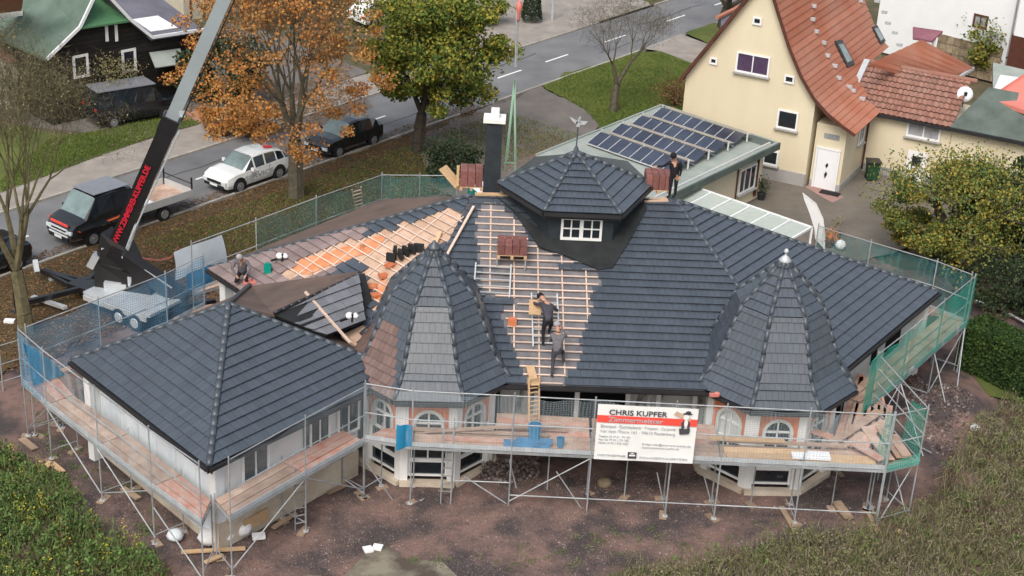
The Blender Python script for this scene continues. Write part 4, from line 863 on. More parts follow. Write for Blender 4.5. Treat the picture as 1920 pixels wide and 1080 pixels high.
# ================================================================== TARPS
def drape(pts, m, name, label, cat, n=8, amp=.06):
    b = MB(); P = [V(p) for p in pts]
    for i in range(n+1):
        for j in range(n+1):
            s, t = i/n, j/n; q = P[0].lerp(P[1], s).lerp(P[3].lerp(P[2], s), t); b.v.append(tuple(q+V((amp*math.sin(s*7+t*3), amp*math.cos(s*5), amp*math.sin(t*5+s*4)))))
    for i in range(n):
        for j in range(n): k = i*(n+1)+j; b.f.append((k, k+n+1, k+n+2, k+1)); b.m.append(0)
    return b.build(name, m, org=P[0], label=label, cat=cat, smooth=True)
def hang(a, b, c, d, z):                   # bottom left, bottom right, top right, top left pixels on one vertical plane
    A_, B_ = at(*a, z), at(*b, z); n_ = (B_-A_).cross(V((0, 0, 1))).normalized(); return [A_, B_, onplane(*c, A_, n_), onplane(*d, A_, n_)]
drape(hang((328, 527), (424, 492), (417, 442), (324, 472), 2.5), 'tarp', 'tarpaulin', 'pale blue white tarpaulin hanging on the rear scaffold behind the roofer', 'tarpaulin')
drape(hang((345, 552), (396, 533), (396, 497), (348, 515), 1.9), 'tarp_blue', 'tarpaulin', 'crumpled dark blue tarpaulin below the pale one', 'tarpaulin')
drape(hang((62, 725), (122, 702), (84, 668), (42, 642), 2.2), 'blue_plastic', 'tarpaulin', 'bright blue cloth hanging at the far left scaffold corner', 'tarpaulin', amp=.03)
# ================================================================== CRANE
CR = root('trailer_crane', (-15.8, 56.3, 0), 'black trailer crane with grey telescopic boom rising over the site', 'crane')
TP = [at(205, 598, .7), at(340, 595, .7)]
ct = V((-16.3, 56.6, 0)); e1 = (at(300, 585, .8)-at(205, 560, .8)); e1.z = 0; e1 = V((.86, -.5, 0)); e2 = V((.5, .86, 0))
Me = Matrix((e1, e2, V((0, 0, 1)))).transposed()
def cp(x, y, z): return V((-15.35, 55.75, 0))+e1*x+e2*y+V((0, 0, z))
b = MB(); b.box(cp(.2, 0, .82), (3.6, 1.8, .12), Me); b.build('deck', 'galv', CR)
b = MB(); b.box(cp(.2, -.98, .68), (3.4, .08, .2), Me); b.build('side_panel', 'alu', CR)
b = MB(); b.box(cp(-.4, 0, .55), (5.2, .9, .28), Me); b.box(cp(-3.6, 0, .55), (2.6, .22, .2), Me); b.beam(cp(-4.9, 0, .55), cp(-2.4, .45, .55), .12, .15); b.beam(cp(-4.9, 0, .55), cp(-2.4, -.45, .55), .12, .15); b.build('chassis', 'crane_black', CR)
for i, x in enumerate((.45, 1.3)):
    for s in (-1, 1):
        c = cp(x, s*.95, .38); ax = Matrix.Rotation(math.pi/2, 3, 'X'); wm = Me @ ax
        wh = MB().lathe(c-e2*.1, [(.25, 0), (.36, .01), (.38, .05), (.38, .17), (.36, .21), (.25, .22)], 18, Me @ Matrix.Rotation(-math.pi/2, 3, 'X')).build('wheel', 'rubber', CR, smooth=False)
        MB().lathe(c-e2*.115*(1 if s < 0 else -1)-e2*.02, [(.05, 0), (.2, .01), (.22, .03), (.1, .04)], 14, Me @ Matrix.Rotation(-math.pi/2, 3, 'X')).build('rim', 'galv', wh)
mz = cp(-.9, .35, 0); b = MB()
b.prism([mz+V((-.75, -.2, .75)), mz+V((.75, -.5, .75)), mz+V((.95, -.3, 1.3)), mz+V((.3, 0, 2.6)), mz+V((-.6, .1, 3.1)), mz+V((-.8, .1, 2.2))], V((.25, .75, 0))); b.prism([mz+V((-.9, -.3, .6)), mz+V((1.6, -.8, .6)), mz+V((1.3, -.6, 1.5)), mz+V((-.9, .0, 1.9))], V((.35, .9, 0))); b.build('mast', 'crane_black', CR)
b = MB(); b.beam(mz+V((-.2, .2, 2.4)), mz+V((2.6, -.7, .95)), .6, .55); b.beam(mz+V((.4, -.05, 1.6)), mz+V((3.0, -.9, .95)), .35, .2); b.build('lower_arm', 'crane_black', CR)
b = MB(); b.beam(mz+V((.3, -.25, 2.3)), mz+V((2.4, -.9, 1.3)), .05, .12); b.tube(mz+V((.6, -.4, 1.1)), mz+V((.6, -.4, 1.5)), .1, 8); b.build('hydraulic_line', 'galv', CR)
MB().box(mz+V((-.1, -.3, .95)), (.7, .35, .5)).box(mz+V((.35, -.42, 1.0)), (.2, .1, .3)).build('control_box', 'galv', CR)
TIP = V((.0, 56.0, 38.0)); BB = aty(222, 452, 56.9); bd = (TIP-BB).normalized()
BB = BB-bd*1.3
b = MB(); 
def bpt(t): return BB+bd*t
side = bd.cross(V((0, -1, 0))).normalized()
def sec(a, c, w_, h, m, nm): return MB().beam(bpt(a), bpt(c), h, w_, V((0, -1, 0))).build(nm, m, CR)
sec(-.6, 7.0, .54, .66, 'crane_black', 'boom_base'); sec(6.6, 7.25, .58, .72, 'crane_black', 'boom_collar')
sec(7.2, 14.4, .36, .5, 'boom_grey', 'boom_section'); sec(14.0, 14.35, .44, .58, 'galv', 'boom_collar')
sec(14.3, 21.0, .31, .43, 'boom_grey', 'boom_section'); sec(20.8, 21.1, .38, .5, 'galv', 'boom_collar'); sec(21, 28, .27, .36, 'boom_grey', 'boom_section'); sec(28, 35, .27, .34, 'boom_grey', 'boom_section'); sec(35, (TIP-BB).length, .2, .26, 'boom_grey', 'boom_section')
b = MB(); 
for t in (7.5, 14.2, 21): b.box(bpt(t)-side*.0+V((.32, -.1, 0)), (.22, .2, .25))
b.tube(bpt(.5)+V((.45, -.3, 0)), bpt(6.8)+V((.5, -.25, 0)), .035, 6); b.tube(bpt(-.3)+V((.4, -.25, -.5)), bpt(2.4)+V((.38, -.2, -.1)), .09, 8); b.build('cylinder', 'galv', CR)
b = MB(); b.tube(bpt(7.2)+V((.4, -.2, 0)), bpt(20.5)+V((.38, -.2, 0)), .03, 6); b.build('hose', 'crane_black', CR)
MB().beam(bpt(-.2)+V((-.5, -.3, .3)), bpt(.3)+V((-.4, -.3, .4)), .35, .3).box(bpt(1.0)+V((-.38, -.3, 0)), (.2, .2, .2)).build('winch', 'galv', CR)
tn = (V((0, 0, CH))-bpt(4)).normalized(); tn = (tn-bd*tn.dot(bd)).normalized(); tv = tn.cross(bd)
fc = V((0, -1, 0))-bd*V((0, -1, 0)).dot(bd); fc.normalize(); tv = fc.cross(bd)
text('WWW.ZIMMEREI-KUPFER.DE', .3, bpt(1.2)+fc*.35-tv*.02, bd, tv, 'crane_red', CR, 3.9, .012)
# outriggers
for p, q, h in ((cp(-2.6, .3, .6), cp(-3.4, 2.2, .6), 1), (cp(-2.3, -.4, .6), cp(-3.6, -2.6, .35), 1), (cp(1.9, .5, .6), cp(2.6, 2.2, .5), 0)):
    b = MB(); b.beam(p, q, .18, .2); b.tube(q, V((q.x, q.y, .06)), .07, 8); b.lathe(V((q.x, q.y, .02)), [(.26, 0), (.26, .05), (.1, .08)], 12)
    if h: b.beam(q+V((0, 0, -.1)), q+V((0, 0, .9)), .16, .16)
    b.build('outrigger', 'crane_black', CR)
b = MB(); b.beam(cp(-5.0, -.2, .5), cp(-5.3, 0, .9), .2, .3); b.lathe(cp(-4.7, .3, .0), [(.12, 0), (.14, .1), (.12, .3)], 10); b.build('tow_hitch', 'galv', CR)
b = MB(); b.beam(cp(-1.8, -1.7, .4), cp(-3.9, -1.5, .2), .2, .12); b.build('loading_beam', 'alu', CR)
# hoist cable with sling
hk = aty(965, 150, 56.0); HKR = root('crane_hook', hk, 'red crane hook with green lifting slings hanging from the boom tip', 'crane hook')
MB().tube(aty(971, -60, 56.0), hk+V((0, 0, .5)), .035, 6).build('cable', 'steel', HKR); MB().tube(aty(975, -60, 56.0), hk+V((.05, 0, .5)), .02, 6).build('cable', 'steel', HKR)
MB().tube(TIP, aty(973, -60, 56.0), .02, 6).build('cable', 'steel', HKR)
b = MB(); t = aty(973, 18, 56); b.lathe(t, [(.03, -.45), (.06, -.35), (.08, -.1), (.13, .05), (.12, .2), (.06, .3), (.03, .4)], 10); b.build('hook_block', 'pink_roof', HKR, smooth=True)
mat('sling', (.35, .55, .42), .7, .1); MATS['sling'].node_tree.nodes['Principled BSDF'].inputs['Alpha'].default_value = .75
for x0, y0 in ((946, 322), (951, 300), (967, 300), (966, 330)):
    MB().beam(hk, aty(x0, y0, 56.0 if y0 > 310 else 56.6), .07, .02, V((0, -1, 0))).build('sling', 'sling', HKR)
MB().beam(aty(944, 305, 56), aty(968, 305, 56), .05, .05).build('spreader', 'sling', HKR)
# ================================================================== VEHICLES
def vehicle(name, label, cat, st, paint, wheels, pos, ang, wr=.34, glass_rng=None, group=None, side_from=None):
    o = root(name, (0, 0, 0), label, cat, group); o['_l'] = [0, 0, 0]
    bd_ = MB(); gs = {'windscreen': MB(), 'rear_window': MB()}
    rings = []
    for (x, z0, zb, zt, wb, wt) in st:
        rings.append([V((x, -wb*.9, z0)), V((x, -wb, z0+.18)), V((x, -wb, (z0+zb)*.55)), V((x, -wb*.97, zb)), V((x, -wt, zt-(.03 if zt-zb > .2 else 0))), V((x, -wt*.8, zt+.015)), V((x, 0, zt+.03)),
                      V((x, wt*.8, zt+.015)), V((x, wt, zt-(.03 if zt-zb > .2 else 0))), V((x, wb*.97, zb)), V((x, wb, (z0+zb)*.55)), V((x, wb, z0+.18)), V((x, wb*.9, z0))])
    for i in range(len(rings)-1):
        a, c = rings[i], rings[i+1]; ha, hc = st[i][3]-st[i][2], st[i+1][3]-st[i+1][2]
        for k in range(12):
            q = [a[k], c[k], c[k+1], a[k+1]]
            if max(ha, hc) > .25 and k in (3, 8) and (side_from is None or st[i+1][0] > side_from) and max(ha, hc) > .3:
                ce = sum(q, V())/4; q2 = [ce+(p-ce)*.86 for p in q]; nrm = (q[1]-q[0]).cross(q[3]-q[0]).normalized()*(-.012)
                bd_.face(q); sw = MB(); sw.face([p+V((0, -.012 if k == 3 else .012, .004)) for p in q2]); sw.build('side_window', 'glass', o); continue
            if abs(ha-hc) > .3 and k in (4, 5, 6, 7) and (ha > hc) and i >= len(rings)//2: gs['windscreen'].face([p for p in q]); continue
            if abs(ha-hc) > .3 and k in (4, 5, 6, 7) and (hc > ha): gs['rear_window'].face(q); continue
            bd_.face(q)
    bd_.face(rings[0]); bd_.face(rings[-1][::-1]); bd_.face([r[0] for r in rings]+[r[12] for r in rings[::-1]])
    bd_.build('body', paint, o)
    for k, g_ in gs.items():
        if g_.v: g_.build(k, 'glass_car' if k == 'windscreen' else 'glass', o)
    wmx = max(s[4] for s in st)
    for x in wheels:
        for s in (-1, 1):
            y = s*(wmx-.09); ax = Matrix.Rotation(-s*math.pi/2, 3, 'X')
            MB().lathe((x, s*(wmx-.02), wr+.02), [(wr+.09, 0), (wr+.09, .028)], 18, ax).build('wheel_arch', 'rubber', o)
            w_ = MB().lathe((x, y-s*.12, wr), [(wr*.7, 0), (wr*.97, .01), (wr, .05), (wr, .2), (wr*.96, .235), (wr*.68, .245)], 18, ax).build('wheel', 'rubber', o)
            MB().lathe((x, y+s*.115, wr), [(wr*.66, 0), (wr*.64, .02), (wr*.2, .012), (wr*.15, .03)], 14, ax).build('rim', 'rim', w_)
    for x in ((-.62, .5) if len(st) > 8 else (.35,)):
        for s in (-1, 1): MB().beam((x, s*(wmx+.002), st[3][1]+.2), (x-.05, s*(wmx-.015), st[3][2]-.02), .015, .012, (0, 1, 0)).build('door_gap', 'gutter', o)
    for s in (-1, 1): MB().box((.2, s*(wmx+.01), st[3][2]-.12), (.16, .03, .03)).build('door_handle', paint, o)
    xf = st[-1][0]; zf = st[-1][2]; xr = st[0][0]
    for s in (-1, 1):
        MB().box((xf-.08, s*st[-2][4]*.74, zf-.02), (.2, .34, .15)).build('headlight', 'lamp_glass', o)
        MB().box((xr+.05, s*st[1][4]*.8, st[0][2]-.02), (.14, .22, .16)).build('tail_light', 'red_light', o)
        xm = max(s_[0] for s_ in st if s_[3]-s_[2] > .3)+.25
        MB().box((xm, s*(wmx+.1), st[-3][2]+.1), (.12, .2, .15)).build('mirror', paint, o)
    MB().box((xf+.01, 0, zf-.03), (.05, .95, .13)).build('grille', 'rubber', o)
    MB().box((xf+.0, 0, st[-1][1]+.02), (.1, 1.35, .14)).build('bumper', 'rubber', o)
    MB().box((xf+.06, 0, st[-1][1]+.06), (.02, .5, .11)).build('number_plate', 'paint_white', o)
    o.location = pos; o.rotation_euler = (0, 0, ang); return o
ra = math.atan2(RD.y, RD.x)
SUV = [(-2.15, .5, .8, .84, .72, .55), (-2.1, .32, .98, 1.03, .86, .7), (-1.72, .28, 1.02, 1.36, .91, .62), (-1.2, .27, 1.0, 1.52, .92, .66), (-.4, .27, .98, 1.59, .92, .69), (.3, .27, .97, 1.55, .92, .67), (.98, .27, .97, 1.01, .92, .72), (1.6, .27, .93, .97, .9, .7), (2.0, .3, .8, .84, .84, .62), (2.13, .38, .62, .64, .74, .55)]
sv = rd(12.6, -.85, .01)
suv = vehicle('parked_car', 'white compact SUV with dark lettering on its side parked at the kerb', 'car', SUV, 'paint_white', (-1.3, 1.32), sv, ra+math.pi)
# lettering on the kerb side of the white car
tx = text('SERVICE', .36, (1.0, .935, .52), (-1, 0, 0), (0, 0, 1), 'text_grey', suv, 1.9, .008)
MB().beam((-1.3, .4, 1.6), (-.9, .2, 1.62), .3, .02).build('roof_emblem', 'crane_red', suv)
for x in (.35,): MB().box((x, 0, 1.58), (.05, .9, .03)).build('roof_bar', 'alu', suv)
vehicle('parked_car', 'black SUV parked at the kerb behind the orange tree trunk', 'car', SUV, 'paint_black', (-1.3, 1.32), rd(19.5, -.85, .01), ra+math.pi)
vehicle('parked_car', 'dark car at the far left behind the mossy bare tree', 'car', SUV, 'paint_black', (-1.3, 1.32), rd(-2.7, -.9, .01), ra+math.pi)
VAN = [(-2.4, .45, 1.1, 1.15, .85, .8), (-2.36, .3, 1.15, 1.9, .95, .8), (-1.5, .28, 1.15, 1.96, .96, .82), (.2, .28, 1.15, 1.97, .96, .82), (.95, .28, 1.12, 1.9, .96, .8), (1.55, .28, 1.08, 1.14, .95, .8), (2.2, .3, .98, 1.02, .9, .7), (2.42, .38, .7, .74, .8, .6)]
pv = (at(205, 235)+at(285, 225))/2
va = math.atan2((at(287, 222)-at(205, 236)).y, (at(287, 222)-at(205, 236)).x)
van = vehicle('parked_van', 'black van with grey roof parked on the grass before the dark timber house', 'van', VAN, 'paint_black', (-1.5, 1.5), V((-20.9, 78.9, .1)), va, wr=.33)
MB().box((-.6, 0, 2.02), (3.3, 1.55, .05)).build('roof_panel', 'paint_grey', van)
# flatbed truck
tf, tr_ = at(165, 462), at(295, 418)
TA = math.atan2((tf-tr_).y, (tf-tr_).x)
CAB = [(-.9, .55, 1.25, 1.3, .95, .9), (-.88, .5, 1.3, 2.1, .98, .82), (.2, .42, 1.3, 2.2, 1.0, .84), (1.1, .4, 1.28, 2.12, 1.0, .82), (1.75, .4, 1.25, 1.32, 1.0, .84), (2.25, .42, 1.12, 1.16, .96, .75), (2.5, .45, .85, .9, .86, .65)]
tk = vehicle('flatbed_truck', 'dark crew cab flatbed truck with grey drop sides parked at the kerb', 'truck', CAB, 'paint_black', (1.45,), V((0, 0, 0)), 0, wr=.36)
MB().beam((-.85, -1.01, 1.0), (2.2, -1.01, .98), .02, .5, V((0, 1, 0))).build('side_stripe', 'paint_orange', tk)
MB().beam((-.85, 1.01, 1.0), (2.2, 1.01, .98), .02, .5, V((0, 1, 0))).build('side_stripe', 'paint_black', tk)
MB().beam((-.85, 1.02, 1.08), (2.2, 1.02, .9), .02, .22, V((0, 1, 0))).build('side_stripe', 'paint_orange', tk)
text('ZIMMEREI', .2, (1.0, 1.035, .85), (-1, 0, 0), (0, 0, 1), 'banner_white', tk, 1.1)
for z in (.62, .78, .94): MB().box((2.53, 0, z), (.05, 1.3, .06)).build('grille_bar', 'lamp_glass', tk)
MB().box((2.44, 0, 1.1), (.05, 1.2, .1)).build('bonnet_stripe', 'banner_red', tk)
for s in (-1, 1):
    for x in (-2.55,):
        w_ = MB().lathe((x, s*.86-s*.12, .36), [(.25, 0), (.35, .01), (.36, .05), (.36, .2), (.34, .235), (.25, .245)], 18, Matrix.Rotation(-s*math.pi/2, 3, 'X')).build('wheel', 'rubber', tk)
        MB().lathe((x, s*.97, .36), [(.22, 0), (.2, .03), (.08, .02)], 14, Matrix.Rotation(-s*math.pi/2, 3, 'X')).build('rim', 'rim', tk)
MB().box((-2.5, 0, .62), (3.3, .9, .16)).build('chassis', 'crane_black', tk)
MB().box((-2.55, 0, .82), (3.2, 2.05, .08)).build('bed_floor', 'plank', tk)
for y in (-1.04, 1.04): MB().box((-2.55, y, .99), (3.25, .04, .36)).build('drop_side', 'alu', tk)
MB().box((-4.17, 0, .99), (.04, 2.1, .36)).build('tailgate', 'alu', tk); MB().box((-.97, 0, 1.15), (.06, 2.1, .7)).build('headboard', 'paint_white', tk)
b = MB()
for y in (-1.0, 1.0): b.beam((-4.15, y, .82), (-4.15, y, 1.75), .06, .06)
b.beam((-4.15, -1, 1.45), (-4.15, 1, 1.45), .04, .04); b.build('rear_rack', 'crane_black', tk)
MB().box((.15, 0, 2.235), (1.9, 1.5, .03)).build('roof_panel', 'paint_grey', tk)
MB().box((-1.6, .3, .98), (.9, 1.1, .22)).build('load_cover', 'paint_white', tk)
c0 = (tf+tr_)/2; dt = (tf-tr_).normalized(); nt_ = V((-dt.y, dt.x, 0))
tk.location = tf-dt*1.45+nt_*(-.85 if nt_.dot(RN) > 0 else .85)*1.0-dt*.2; tk.rotation_euler = (0, 0, TA)
# ================================================================== CREAM HOUSE WITH RED ROOF
hu, hv = V((.8916, -.4528, 0)), V((.4528, .8916, 0)); hn = -hv
G0, G1 = V((8.4, 77.55, 0)), V((14.64, 74.38, 0))
CHS = root('cream_house', G1, 'cream rendered house with steep red tiled roof and white front door', 'house')
def ongable(x, y): return onplane(x, y, G1, hn)
apx = G1.lerp(G0, .46); APZ = 10.6
MB().beam(G0-hv*.02+V((0, 0, .35)), G1-hv*.02+V((0, 0, .35)), .12, .75).build('plinth', 'plinth', CHS)
# porch block with the door
pd0, pd1, pd2 = at(1516, 349), at(1572, 361), at(1637, 326)
pd1 = pd0+hu*(pd1-pd0).dot(hu); w1_ = (at(1637, 326)-pd1).dot(hv)
PB = [pd0, pd1, pd1+hv*5.5, pd0+hv*5.5]
MB().prism([p+V((0, 0, 0)) for p in PB], (0, 0, 3.45)).build('porch_wall', 'cream', CHS)
MB().prism([p+V((0, 0, 0)) for p in (pd0-hv*.03, pd1-hv*.03+hu*.03, pd1+hv*5.5+hu*.03, pd0+hv*5.5)], (0, 0, .4)).build('plinth', 'plinth', CHS)
# roof: curved right slope built of courses, left slope
ov = .35; NS = 10
prof = [(0, APZ)]
RW = (G1-apx).dot(hu)
for t, z in ((.25, 8.85), (.5, 7.2), (.75, 5.85), (1.0, 4.85), (1.25, 4.2), (1.5, 3.75), (1.72, 3.42)): prof.append((RW*t, z))
LW = (apx-G0).dot(hu)
lprof = [(0, APZ), (-LW*.5, APZ-(APZ-4.7)*.5), (-LW*1.0, 4.72), (-LW*1.06, 4.3)]
AX = V((apx.x, apx.y, 0))-hv*ov
RLn = 12.5
for pr, nm in ((prof, 'right'), (lprof, 'left')):
    for i in range(len(pr)-1):
        (x0, z0), (x1, z1) = pr[i], pr[i+1]; ln = math.hypot(x1-x0, z1-z0); nc = max(1, round(ln/.36)) if nm == 'right' else 3
        for k in range(nc):
            a, c = k/nc, (k+1)/nc; xa, za = x0+(x1-x0)*a, z0+(z1-z0)*a; xb, zb = x0+(x1-x0)*c, z0+(z1-z0)*c
            n_ = V((-(zb-za)*hu.x, -(zb-za)*hu.y, (xb-xa))).normalized()
            if n_.z < 0: n_ = -n_
            st_ = 4.6 if (nm == 'right' and (xa+xb)/2 > RW*1.4) else (7.0 if nm == 'right' and (xa+xb)/2 > RW*1.1 else RLn)
            p = [AX+hu*xa+V((0, 0, za))+n_*.03, AX+hu*xb+V((0, 0, zb))+n_*.075, AX+hu*xb+V((0, 0, zb))+hv*st_+n_*.075, AX+hu*xa+V((0, 0, za))+hv*st_+n_*.03]
            MB().prism(p, -n_*.09).build('tile_course', 'red_tile', CHS)
gt = [G0+V((0, 0, 0)), G1]+[V((apx.x, apx.y, 0))+hu*x+V((0, 0, z-.12)) for x, z in reversed(prof[:5])]+[V((apx.x, apx.y, 0))+hu*x+V((0, 0, z-.12)) for x, z in lprof[1:3]]
for i in range(1, len(gt)-1):
    MB().prism([gt[0], gt[i], gt[i+1]], hv*11.8).build('wall', 'cream', CHS)
vb = MB()
for pr in (prof, lprof):
    for (x0, z0), (x1, z1) in zip(pr, pr[1:]): vb.beam(AX+hu*x0+V((0, 0, z0))-hv*.03, AX+hu*x1+V((0, 0, z1))-hv*.03, .06, .16)
vb.build('verge_board', 'brown_frame', CHS)
# rear roof part running out to the right behind the low wing
vsl = onplane(1730, 75, AX+hv*8, hn)
q = [at(1728, 75, 5.6), at(1823, 128, 4.0), at(1800, 143, 3.6), at(1640, 125, 4.2), at(1690, 90, 5.2)]
for k in range(7):
    t0, t1 = k/7, (k+1)/7; A_, B_, C_, D_ = at(1728, 74, 6.0), at(1825, 127, 6.0-2.2), at(1742, 152, 3.8), at(1632, 118, 6.0)
    MB().prism([A_.lerp(D_, t0), B_.lerp(C_, t0), B_.lerp(C_, t1)+V((0, 0, -.03)), A_.lerp(D_, t1)+V((0, 0, -.03))], (0, 0, -.12)).build('tile_course', 'red_tile', CHS)
MB().beam(at(1825, 128, 3.7), at(1800, 144, 3.6), .15, .15).build('gutter', 'galv', CHS)
MB().prism([at(1800, 140, 3.6), at(1700, 118, 3.6), at(1680, 112, 3.6), at(1780, 112, 3.6)], (0, 0, -3.6)).build('wall', 'white_wall', CHS)
# skylights and roof hooks follow the slope
def onroof(x, y):
    best = None
    for (x0, z0), (x1, z1) in zip(prof, prof[1:]):
        n_ = V((-(z1-z0)*hu.x, -(z1-z0)*hu.y, (x1-x0))).normalized(); p = onplane(x, y, AX+hu*x0+V((0, 0, z0)), n_)
        h = (p-AX).dot(hu)
        if x0-.05 <= h <= x1+.05: best = (p, n_)
    return best
for pts in (((1562, 78), (1575, 76), (1599, 121), (1586, 127)), ((1632, 52), (1641, 49), (1657, 79), (1648, 84))):
    R_ = [onroof(*p) for p in pts]; c = sum((r[0] for r in R_ if r), V())/4
    if all(R_):
        n_ = R_[0][1]; a, d_ = R_[0][0], R_[3][0]; b_, c_ = R_[1][0], R_[2][0]; o = MB().prism([p+n_*.02 for p in (a, b_, c_, d_)], n_*.12).build('skylight', 'gutter', CHS)
        ce = (a+b_+c_+d_)/4; MB().prism([ce+(p-ce)*.7+n_*.145 for p in (a, b_, c_, d_)], n_*.01).build('pane', 'glass_car', o)
for x, y in ((1522, 12), (1520, 37), (1527, 60), (1541, 81), (1548, 105), (1562, 125), (1570, 148), (1590, 165), (1597, 172), (1642, 3), (1655, 24), (1662, 45), (1675, 63), (1684, 86), (1610, 2), (1615, 188)):
    r = onroof(x, y)
    if r: MB().box(r[0]+r[1]*.1, (.3, .18, .16), Matrix.Rotation(-.47, 3, 'Z')).build('snow_guard', 'galv', CHS)
r = onroof(1637, 200)
# windows on the gable
def gwin(x0, y0, x1, y1, cols=1, sill='plinth', gm='glass'):
    a, c = ongable(x0, y0), ongable(x1, y1); ce = (a+c)/2; window(CHS, ce+hn*.02, hu, hn, abs((c-a).dot(hu)), abs(a.z-c.z), cols=cols, sill=sill, t=.09, gm=gm)
mat('curtain_violet', (.07, .045, .09), .3, .2); mat('curtain_grey', (.30, .31, .33), .3, .2)
gwin(1383, 95, 1441, 145, 2, gm='curtain_violet'); gwin(1460, 203, 1494, 246); gwin(1413, 30, 1428, 48, sill=None); gwin(1332, 106, 1345, 122, sill=None); gwin(1472, 139, 1489, 158, sill=None)
gwin(1433, 278, 1458, 312)
# door and porch windows
dc = onplane(1549, 318, pd0, hn)
dr = MB(); dr.box((0, 0, 0), (.01, .01, .01)); 
dd = MB().prism([dc+hu*s*.52+V((0, 0, z))+hn*.04 for s, z in ((-1, -1.05), (1, -1.05), (1, 1.05), (-1, 1.05))], hn*.04).build('door', 'white_wall', CHS)
for s in (-1, 1): MB().beam(dc+hu*s*.58-V((0, 0, 1.05))+hn*.06, dc+hu*s*.58+V((0, 0, 1.12))+hn*.06, .1, .08, hn).build('door_frame', 'frame_white', CHS)
MB().beam(dc-hu*.63+V((0, 0, 1.12))+hn*.06, dc+hu*.63+V((0, 0, 1.12))+hn*.06, .08, .1).build('door_frame', 'frame_white', CHS)
for dz, h in ((.25, .3), (-.25, .42)): MB().prism([dc+hu*(.02+x)+V((0, 0, dz+z))+hn*.09 for x, z in ((0, -h/2), (.09, h*.1), (.02, h/2), (-.07, 0))], hn*.01).build('door_pane', 'glass', dd)
MB().box(at(1556, 362, .09), (1.0, .5, .04), Matrix.Rotation(-.47, 3, 'Z')).build('doormat', 'rubber', org=at(1556, 362, .08), label='dark doormat before the white front door', cat='doormat')
vc = onplane(1560, 256, pd0, hn); MB().prism([vc+hu*x+V((0, 0, z))+hn*.02 for x, z in ((-.4, -.13), (.4, -.13), (.4, .13), (-.4, .13))], hn*.02).build('vent', 'steel', CHS)
sc_ = onplane(1614, 252, pd1, hu); window(CHS, sc_+hu*.02, hv, hu, .95, 1.0, cols=2, sill='plinth', t=.1)
# low wing with old tiles
wg0 = pd1+hv*w1_; wg1 = wg0+hu*4.0; wg2 = wg0+hu*10.5
WG = root('side_wing', wg0, 'cream side wing with weathered old red tile roof', 'building')
def onwing(x, y): return onplane(x, y, wg0, hn)
e0_, e1_ = onwing(1618, 182), onwing(1768, 218); ez = 3.35
wr0, wr1 = wg0-hu*.4, wg0+hu*4.35
MB().prism([wr0+hu*.4, wr1, wr1+hv*4, wr0+hv*4+hu*.4], (0, 0, ez+.1)).build('wall', 'cream', WG)
MB().prism([wr0+hn*.03+hu*.4, wr1+hn*.03, wr1+hv*.2, wr0+hv*.2+hu*.4], (0, 0, .5)).build('plinth', 'plinth', WG)
rt0, rt1 = wg0-hu*1.3, wr1+hu*.0; nr = 9; sl_ = 3.1; hz = 1.75
for k in range(nr):                          # rows of pantiles, each row with rounded ridges
    t0, t1 = k/nr, (k+1)/nr; b = MB(); a = rt0+hn*.3+hv*(sl_*t0)+V((0, 0, ez+hz*t0+.07)); a2_ = rt0+hn*.3+hv*(sl_*t1)+V((0, 0, ez+hz*t1+.02)); ncol = 20; wd_ = (rt1-rt0).length/ncol
    for j in range(ncol):
        for i_, (u0, h0) in enumerate(((0, 0), (.3, .05), (.6, .05))):
            u1, h1 = ((.3, .05), (.6, .05), (1, 0))[i_]; b.face([a+hu*(wd_*(j+u0))+V((0, 0, h0)), a+hu*(wd_*(j+u1))+V((0, 0, h1)), a2_+hu*(wd_*(j+u1))+V((0, 0, h1)), a2_+hu*(wd_*(j+u0))+V((0, 0, h0))])
    b.build('tile_row', 'old_tile', WG)
MB().prism([rt0+hn*.3+V((0, 0, ez)), rt1+hn*.3+V((0, 0, ez)), rt1+hv*(sl_-.3)+V((0, 0, ez+hz)), rt0+hv*(sl_-.3)+V((0, 0, ez+hz))], (0, 0, -.06)).build('roof_slope', 'brown_frame', WG)
MB().tube(rt0+hv*(sl_-.3)+V((0, 0, ez+hz+.03)), rt1+hu*.3+hv*(sl_-.3)+V((0, 0, ez+hz+.03)), .13, 8).build('ridge', 'old_tile', WG)
MB().beam(rt0+hn*.36+V((0, 0, ez-.03)), rt1+hn*.36+V((0, 0, ez-.03)), .14, .14).build('gutter', 'gutter', WG)
MB().beam(rt0+hn*.32+hu*.1+V((0, 0, ez+.1)), rt0+hu*.1+hv*(sl_-.4)+V((0, 0, ez+hz+.12)), .3, .1).build('flashing', 'galv', WG)
q = onwing(1733, 242); window(WG, q+hn*.02, hu, hn, 1.75, 1.05, cols=2, sill='plinth', t=.1, gm='curtain_grey')
q = onwing(1716, 318); dd = MB().prism([q+hu*s*.5+V((0, 0, z))+hn*.03 for s, z in ((-1, -1.0), (1, -1.0), (1, 1.0), (-1, 1.0))], hn*.04).build('door', 'frame_white', WG)
MB().prism([q+hu*s*.24+V((0, 0, z))+hn*.075 for s, z in ((-1, .2), (1, .2), (1, .75), (-1, .75))], hn*.01).build('door_pane', 'glass', dd)
b = MB(); b.tube(V((wg0.x, wg0.y, .2))+hn*.12+hu*.1, V((wg0.x, wg0.y, ez))+hn*.12+hu*.1, .05, 8); b.build('downpipe', 'brown_frame', WG)
p = wg0+hu*3.0+hv*.9+V((0, 0, ez+1.0)); p = onplane(1809, 177, p, V((0, -.8, .6))); ds = root('satellite_dish', p, 'white satellite dish on the old tiled roof', 'satellite dish')
dn = (V((-.2, -1, .35))).normalized(); dm = V((0, 0, 1)).rotation_difference(dn).to_matrix()
